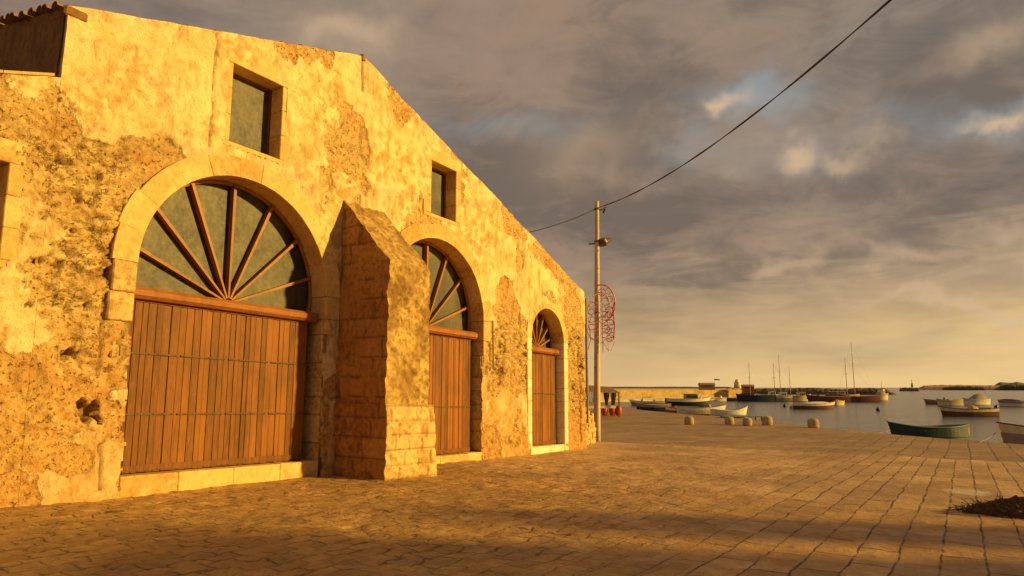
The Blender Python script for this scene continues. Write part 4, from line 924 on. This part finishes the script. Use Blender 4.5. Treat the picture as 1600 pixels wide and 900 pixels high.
    if cover:
        mb = MB(); n1, n2 = 14, 9; c0, c1, chh = cover[:3]
        U, Vv = np.meshgrid(np.linspace(0, 1, n1), np.linspace(-1, 1, n2)); X = c0 + U * (c1 - c0); bt = np.interp(X, [s[4][0] for s in sec], [s[4][1] for s in sec]); Y = Vv * bt * 1.03
        Z = np.interp(X, [s[4][0] for s in sec], [s[4][2] for s in sec]) + 0.04 + chh * (1 - np.abs(Vv) ** 2) * np.sin(U * np.pi) ** 0.6; mb.grid(X, Y, Z); mb.grid(X[:, ::-1], Y[:, ::-1], Z[:, ::-1] - 0.02); mb.build('cover', MT[cover[3]], t, world=False)
    for (mx, mh) in masts:
        mb = MB(); mb.tube([(mx, 0, Hh * .3), (mx, 0, mh * 0.6), (mx, 0, mh)], [0.08, 0.06, 0.03], 6); ms = mb.build('mast', MT['wood'], t, world=False)
        if rig:
            mb = MB(); mb.tube([(mx, 0, mh * .97), (-L / 2 + 0.1, 0, Hh * 1.3)], 0.007, 4); mb.tube([(mx, 0, mh * .97), (L / 2 - 0.1, 0, Hh * 1.1)], 0.007, 4); mb.tube([(mx, -0.5, mh * .62), (mx, 0.5, mh * .62)], 0.03, 4); mb.build('stay', MT['black'], ms, world=False)
    for k in range(clutter):
        xx = random.uniform(-0.35, 0.38) * L; mb = MB(); sx = random.uniform(0.2, 0.5); hz_ = random.uniform(0.2, 0.9)
        mb.lathe((xx, random.uniform(-.2, .2) * B, Hh * 0.5), [(sx, 0), (sx * 1.05, hz_ * .5), (sx * .6, hz_), (0.05, hz_ * 1.1)], 7, wob=0.25); mb.build('deck_gear', MT[random.choice(['wood', 'cream', 'redbrown', 'black', 'grey', 'white', 'yellow'])], t, world=False)
    return t
GL = 'moored boats in the harbour'
# near right
boat(1452, 683, 5.5, 1.7, 0.62, ('teal', 'teal', 'wood', 'blue'), 'teal wooden boat moored against the quay edge', rot=0.10, trans=False, seats=2, draft=0.1, group=GL, sheer=0.55)
boat(1452, 683, 0, 0, 0, None, None) if False else None
p = at_level(1628, 696, -1.5)
boat(0, 0, 5.2, 2.0, 0.95, ('grey', 'cream', 'wood', 'navy'), 'cream hulled boat with dark blue gunwale at the right edge', rot=0.16, loc=p, trans=False, group=GL, sheer=0.3)
# mid right
boat(1512, 650, 6.1, 2.0, 0.75, ('redbrown', 'cream', 'grey', 'black'), 'red brown motorboat with dark rim and outboard in mid harbour', motor=True, seats=2, clutter=4, group=GL, name='motorboat')
boat(1471, 631.5, 6.5, 2.0, 0.7, ('wood', 'grey', 'wood', 'grey'), 'narrow grey rowing boat behind the red brown motorboat', clutter=2, group=GL)
boat(1524, 632.5, 5.2, 2.1, 0.9, ('white', 'cream', 'grey', 'white'), 'white boat with grey canvas cover behind the motorboat', cover=(-0.8, 2.4, 1.0, 'grey'), clutter=2, group=GL, rot=0.2)
boat(1583, 635, 4.6, 1.9, 0.8, ('cream', 'purple', 'grey', 'cream'), 'small mauve and cream boat near the right edge', cover=(-2.0, 1.2, 0.35, 'black'), motor=True, group=GL, rot=-0.1)
# mid
boat(1271, 639, 6.4, 2.0, 0.75, ('redbrown', 'white', 'grey', 'cream'), 'long white open boat with dark waterline in mid harbour', flip=True, cover=(-2.2, 1.4, 0.25, 'white'), seats=1, group=GL)
boat(1311, 633, 3.4, 1.6, 0.7, ('cream', 'yellow', 'wood', 'cream'), 'small cream yellow dinghy behind the white open boat', rot=0.9, seats=1, group=GL, name='dinghy')
# far left cluster
boat(1180, 627, 8.6, 2.6, 1.25, ('navy', 'navy', 'wood', 'black'), 'dark navy fishing boat with low cabin by the pier', cabin=(-3.2, -1.2, 1.0, 0.6, 'black'), masts=((-1.0, 8.5),), rig=True, group='fishing boats by the pier', name='fishing_boat', clutter=2)
boat(1136, 626.5, 5.0, 1.8, 0.7, ('black', 'redbrown', 'wood', 'cream'), 'small black hulled boat beneath the pier end', group='fishing boats by the pier', clutter=3)
boat(1222, 627, 5.6, 2.2, 1.2, ('grey', 'cream', 'wood', 'white'), 'grey and cream boat with two thin masts beside the navy boat', masts=((-1.5, 8.5), (-0.2, 10.5)), rig=True, clutter=4, cabin=(-0.6, 0.9, 1.3, 0.7, 'white'), group='fishing boats by the pier', name='fishing_boat')
boat(1250, 627, 5.0, 2.1, 1.2, ('cream', 'yellow', 'wood', 'cream'), 'cream and yellow boat left of the red brown trawler', clutter=3, cabin=(-1.2, 0.4, 1.3, 0.7, 'cream'), masts=((2.0, 7.6),), group='fishing boats by the pier', name='fishing_boat', flip=True)
boat(1296, 628, 10.0, 2.8, 1.15, ('redbrown', 'redbrown', 'wood', 'cream'), 'long red brown trawler crowded with deck gear', clutter=9, cabin=(-0.5, 1.4, 1.5, 0.7, 'redbrown'), group='fishing boats by the pier', name='fishing_boat')
boat(1341, 628, 8.5, 2.6, 1.15, ('redbrown', 'redbrown', 'wood', 'purple'), 'red brown fishing boat under two tall masts', masts=((-2.2, 9.5), (-0.6, 13.0)), rig=True, clutter=7, group='fishing boats by the pier', name='fishing_boat')
boat(1378, 625, 3.9, 2.4, 1.5, ('cream', 'yellow', 'wood', 'cream'), 'stubby sunlit cream fishing boat at the right end of the row', rot=0.7, cabin=(-0.8, 0.5, 1.7, 0.6, 'white'), masts=((0.4, 4.5),), clutter=3, group='fishing boats by the pier', name='fishing_boat')
# boats by the left quay
boat(1017, 633, 7.5, 2.2, 0.65, ('purple', 'white', 'wood', 'cream'), 'long low white boat with mauve hull at the left of the row', group='boats at the left quay', seats=2, clutter=5)
boat(1076, 634, 7.6, 2.6, 1.1, ('black', 'white', 'wood', 'cream'), 'white motorboat with grey cabin in front of the pier', cabin=(-1.6, 0.6, 1.35, 0.7, 'grey'), clutter=4, group='boats at the left quay', name='motorboat', flip=True)
boat(1020, 642, 4.6, 1.9, 0.8, ('navy', 'purple', 'wood', 'cream'), 'dark hulled rowing boat below the long white boat', seats=2, group='boats at the left quay')
boat(1060, 646, 2.9, 1.3, 0.55, ('red', 'white', 'wood', 'red'), 'small red bowed dinghy nearest the leftmost bollard', seats=1, group='boats at the left quay', name='dinghy', zlev=-1.3)
boat(1096, 647, 5.6, 1.7, 0.75, ('cream', 'white', 'wood', 'grey'), 'long pale boat between the red bowed dinghy and the white skiff', seats=3, clutter=2, group='boats at the left quay', flip=True, zlev=-1.35)
boat(1140, 648, 4.0, 1.4, 0.45, ('white', 'white', 'wood', 'white'), 'slim white skiff with raised bow beside the small jetty', seats=1, group='boats at the left quay', flip=True, zlev=-1.35, sheer=1.0)
M_ROPE = mat_simple('old_rope', (0.30, 0.22, 0.13), 0.9)
for (a_, b_, sag, lab) in ((at_level(1391, 672, -1.0), at_level(1345, 676, -0.95), 0.12, 'thin mooring rope from the bow of the teal boat to the quay'), (at_level(1556, 676, -0.85), at_level(1530, 690, -0.96), 0.08, 'thin mooring rope from the bow of the cream and blue boat to the quay')):
    mb = MB(); mb.tube([tuple(a_.lerp(b_, i / 10) - Vector((0, 0, sag * 4 * (i / 10) * (1 - i / 10)))) for i in range(11)], 0.018, 5); tag(mb.build('mooring_rope', M_ROPE), lab, 'rope')
# small mooring buoys
for (u, v, lab) in ((1226, 636, 'small dark mooring buoy left of the white open boat'), (1372, 642, 'small dark mooring buoy alone in the middle of the water')):
    mb = MB(); mb.lathe((0, 0, -0.1), [(0.05, 0), (0.2, 0.1), (0.26, 0.28), (0.18, 0.45), (0.05, 0.52), (0.04, 0.7)], 10); o = mb.build('mooring_buoy', MT['black'], smooth=True); o.location = at_level(u, v, -1.5); tag(o, lab, 'buoy', 'mooring buoys')
# jetty
jl = at_level(1158, 655, -1.15)
jt = empty('jetty', (jl.x, jl.y, -1.15), math.atan2(RT.y, RT.x), label='small grey wooden jetty behind the bollards', cat='jetty')
mb = MB()
for k in range(12): mb.box(-1.6 + k * 0.27, -1.6 + k * 0.27 + 0.25, -0.8, 0.8, 0.22, 0.29)
mb.build('deck', MT['grey'], jt, world=False)
for x in (-1.5, 0, 1.55):
    for y in (-0.7, 0.7): mb = MB(); mb.tube([(x, y, -1.6), (x, y, 0.21)], 0.09, 8); mb.build('pile', MT['wood'], jt, world=False)
# ------------------------------------------------------------------ pier wall, breakwater, lighthouse, hill
def wall_run(name, a, b, z0, z1, th, mat, label, cat, capd=0.0, n=60):
    a = Vector((a.x, a.y, 0)); b = Vector((b.x, b.y, 0)); d = (b - a); L_ = d.length; rz = math.atan2(d.y, d.x)
    t = empty(name, (a.x, a.y, z0), rz, label=label, cat=cat); mb = MB()
    xs = np.linspace(0, L_, n); zt = (z1 - z0) + 0.0 * xs
    for y, fl in ((-th / 2, False), (th / 2, True)):
        Xg, Tg = np.meshgrid(xs, np.linspace(0, 1, 6)); Zg = Tg * (z1 - z0); Yg = y + (fbm(Xg * .7, Zg * 1.5, 4) - .5) * 0.15
        if fl: Xg = Xg[:, ::-1]
        mb.grid(Xg, Yg, Zg, np.stack([Xg * 0 + 0.5, sst(fbm(Xg, Zg * 2, 3), 0.6, 0.7) * 0.4, fbm(Xg * .4, Zg, 3)], -1))
    mb.add([(0, -th / 2, z1 - z0), (L_, -th / 2, z1 - z0), (L_, th / 2, z1 - z0), (0, th / 2, z1 - z0)], [(0, 1, 2, 3)]); mb.add([(0, -th / 2, 0), (0, th / 2, 0), (0, th / 2, z1 - z0), (0, -th / 2, z1 - z0)], [(0, 3, 2, 1)]); mb.add([(L_, -th / 2, 0), (L_, th / 2, 0), (L_, th / 2, z1 - z0), (L_, -th / 2, z1 - z0)], [(0, 1, 2, 3)])
    mb.build('wall_face', mat, t, world=False)
    mb = MB(); mb.box(-0.05, L_ + 0.05, -th / 2 - 0.12, th / 2 + 0.12, z1 - z0 + 0.003, z1 - z0 + 0.14); mb.build('coping', mat, t, world=False)
    return t
pa = at_level(930, 625.5, -1.5); pb = at_level(1160, 623.5, -1.5)
wall_run('pier_wall', pa, pb, -1.6, 1.0, 1.6, M_ARCH, 'long sunlit golden stone pier wall across the left of the harbour', 'wall')
qa = at_level(930, 628, -1.5); qb = at_level(1130, 626.5, -1.5)
wall_run('pier_ledge', qa, qb, -1.6, -0.85, 2.5, M_WHITE, 'low pale quay ledge at the foot of the golden pier wall', 'ledge')
# lighthouse at the pier end
lp = at_level(1153, 623, -1.5)
lt = empty('beacon_tower', (lp.x, lp.y, 1.3), label='small round sunlit beacon tower at the end of the pier', cat='beacon')
mb = MB(); mb.lathe((0, 0, 0), [(0.95, 0), (0.80, 1.4), (0.78, 1.5)], 16); mb.build('tower', M_WHITE, lt, world=False, smooth=True)
mb = MB(); mb.lathe((0, 0, 1.5), [(0.92, 0), (0.92, 0.12), (0.6, 0.14), (0.55, 0.6), (0.3, 0.85), (0.03, 1.0)], 14); mb.build('lantern_room', MT['cream'], lt, world=False)
for (u, dist, w_, h_, mt, lab) in ((1168, 186, 2.6, 1.7, 'redbrown', 'low red brown hut just right of the beacon tower'), (1104, 172, 3.4, 1.2, 'wood', 'low brown stack of crates on the pier left of the beacon tower')):
    q = at_depth(u, 600, dist=dist); t_ = empty('harbour_hut', (q.x, q.y, 0.95 if u < 1150 else -1.5), math.atan2(RT.y, RT.x), label=lab, cat='hut')
    mb = MB(); mb.box(-w_ / 2, w_ / 2, -1, 1, 0, h_ + (1.6 if u > 1150 else 0)); mb.build('wall', MT[mt], t_, world=False)
    mb = MB(); zz = h_ + (1.6 if u > 1150 else 0) + .003; mb.add([(-w_ / 2 - .2, -1.2, zz), (w_ / 2 + .2, -1.2, zz), (w_ / 2 + .2, 1.2, zz), (-w_ / 2 - .2, 1.2, zz), (-w_ / 2 - .2, 0, zz + .5), (w_ / 2 + .2, 0, zz + .5)], [(0, 1, 5, 4), (2, 3, 4, 5), (1, 2, 5), (3, 0, 4), (0, 3, 2, 1)]); mb.build('roof', M_TILE, t_, world=False)
boat(1200, 624, 6.5, 2.2, 1.2, ('cream', 'white', 'wood', 'cream'), 'pale fishing boat partly hidden behind the navy boat', clutter=6, cabin=(0.2, 1.8, 1.4, 0.7, 'white'), group='fishing boats by the pier', name='fishing_boat')
boat(1318, 624.5, 7.5, 2.4, 1.3, ('grey', 'cream', 'wood', 'redbrown'), 'pale boat partly hidden behind the two red brown fishing boats', clutter=7, cabin=(-1.8, 0.2, 1.5, 0.7, 'cream'), group='fishing boats by the pier', name='fishing_boat')
boat(1483, 634, 4.2, 1.7, 0.9, ('cream', 'yellow', 'wood', 'white'), 'cream yellow boat hull showing just behind the red brown motorboat', clutter=4, group='moored boats in the harbour')
# flag sign on pole
fp = at_level(1121, 622, -1.5); ft = empty('flag', (fp.x, fp.y, 1.3), math.atan2(RT.y, RT.x), label='small dark flag on a thin pole over the pier', cat='flag')
mb = MB(); mb.tube([(-0.7, 0, 0), (-0.7, 0, 2.7)], 0.03, 5); mb.build('flagpole', MT['grey'], ft, world=False)
mb = MB(); U, Vv = np.meshgrid(np.linspace(0, 1, 12), np.linspace(0, 1, 4)); mb.grid(-0.7 + U * 1.6, 0.08 * np.sin(U * 9), 2.35 + Vv * 0.33 - 0.1 * U); mb.grid((-0.7 + U * 1.6)[:, ::-1], (0.08 * np.sin(U * 9) + .012)[:, ::-1], (2.35 + Vv * 0.33 - 0.1 * U)[:, ::-1]); mb.build('cloth', MT['black'], ft, world=False)
# far breakwater / shore strips as terrain
def shore(name, u0, u1, dist, hmin, hmax, depth, mat, seed, rough=1.0, kind='structure', label=None, taper=True, ped=0.0):
    n = 160; mb = MB(); us = np.linspace(u0, u1, n); P0 = [at_depth(u, 600, dist=dist) for u in us]
    xs = np.array([p.x for p in P0]); ys = np.array([p.y for p in P0]); dx = np.array([p.x for p in P0]) / dist; dy = np.array([p.y for p in P0]) / dist
    s_ = np.linspace(0, 1, n); prof = hmin + (hmax - hmin) * fbm(s_ * 6 + seed, s_ * 0 + seed, 5, 0.6)
    if taper: prof = prof * np.clip(np.minimum(s_, 1 - s_) / 0.06, 0.02, 1)
    rows = []; K_ = [0, 0.08, 0.25, 0.5, 0.75, 1.0]; HH = [0, 0.55, 0.85, 1.0, 0.8, 0.0]
    Xg = np.array([xs + dx * depth * k for k in K_]); Yg = np.array([ys + dy * depth * k for k in K_]); Zg = np.array([-1.8 + (prof + 0.3) * h + (rough * (fbm(s_ * 90 + 5 * j, s_ * 0 + j, 3) - .5) * (0 < h)) for j, h in enumerate(HH)])
    mb.grid(Xg, Yg, Zg); o = mb.build(name, mat, smooth=False); tag(o, kind=kind); 
    if label: o['label'] = label
    return o
M_ROCK = mat_simple('far_rock', (0.12, 0.075, 0.045), 0.95, 0.35, 0.3); M_SAND = mat_simple('far_sand', (0.42, 0.27, 0.14), 0.95, 0.3, 0.05); M_SCRUB = mat_simple('far_scrub', (0.075, 0.06, 0.03), 0.95, 0.4, 0.05); M_HILL = mat_simple('far_hill', (0.12, 0.10, 0.08), 0.95, 0.2, 0.01)
shore('breakwater_rocks', 1120, 1400, 330, 1.7, 3.2, 14, M_ROCK, 2.0, 0.6)
shore('breakwater_rocks', 1404, 1436, 620, 2.2, 3.4, 30, M_ROCK, 4.0, 0.5)
shore('far_shore', 1425, 1750, 900, 4, 7, 80, M_SAND, 6.0, 0.6)
shore('far_shore', 1470, 1540, 860, 2.5, 5, 20, M_SCRUB, 8.0, 0.8)
shore('far_shore', 1552, 1750, 860, 3, 7, 20, M_SCRUB, 9.5, 1.5)
shore('distant_shore', 940, 1150, 2000, 3, 6, 90, M_HILL, 3.0, 0.5)
shore('distant_hill', 1545, 1850, 2600, 12, 30, 400, M_HILL, 11.0, 0.4)
# beacon on far breakwater
bp = at_depth(1425, 600, dist=640); bt = empty('harbour_beacon', (bp.x, bp.y, 1.5), label='tiny distant beacon on the far dark breakwater', cat='beacon')
mb = MB(); mb.lathe((0, 0, 0), [(0.9, 0), (0.7, 3.0), (0.7, 3.2)], 8); mb.build('tower', MT['grey'], bt, world=False); mb = MB(); mb.lathe((0, 0, 3.2), [(0.25, 0), (0.2, 3.0)], 6); mb.build('mast', MT['grey'], bt, world=False)
# ------------------------------------------------------------------ house behind the viewer whose shade falls over the foreground
hb = empty('harbour_house', (5, -17, 0), label='plain house behind the viewer that shades the foreground paving', cat='house')
mb = MB(); mb.box(-16, 17.0, -24, -15.9, -0.6, 6.9); mb.build('wall', M_JAMB, hb)
mb = MB(); mb.box(18.9, 19.7, -18.2, -16.0, -0.8, 6.4); mb.build('shadow_pillar', M_JAMB, hb)  # unseen pillar added to cast a shadow band across the foreground paving
mb = MB(); mb.add([(-16.3, -24.3, 6.903), (17.2, -24.3, 6.903), (17.2, -15.7, 6.903), (-16.3, -15.7, 6.903), (-16.3, -19.9, 8.1), (17.2, -19.9, 8.1)], [(0, 1, 5, 4), (2, 3, 4, 5), (1, 2, 5), (3, 0, 4), (0, 3, 2, 1)]); mb.build('roof', M_TILE, hb)
for xx in (-10, -4, 2, 8, 13):
    mb = MB(); mb.box(xx, xx + 1.1, -15.89, -15.82, 2.0, 3.6); mb.build('window', M_GLASS, hb)
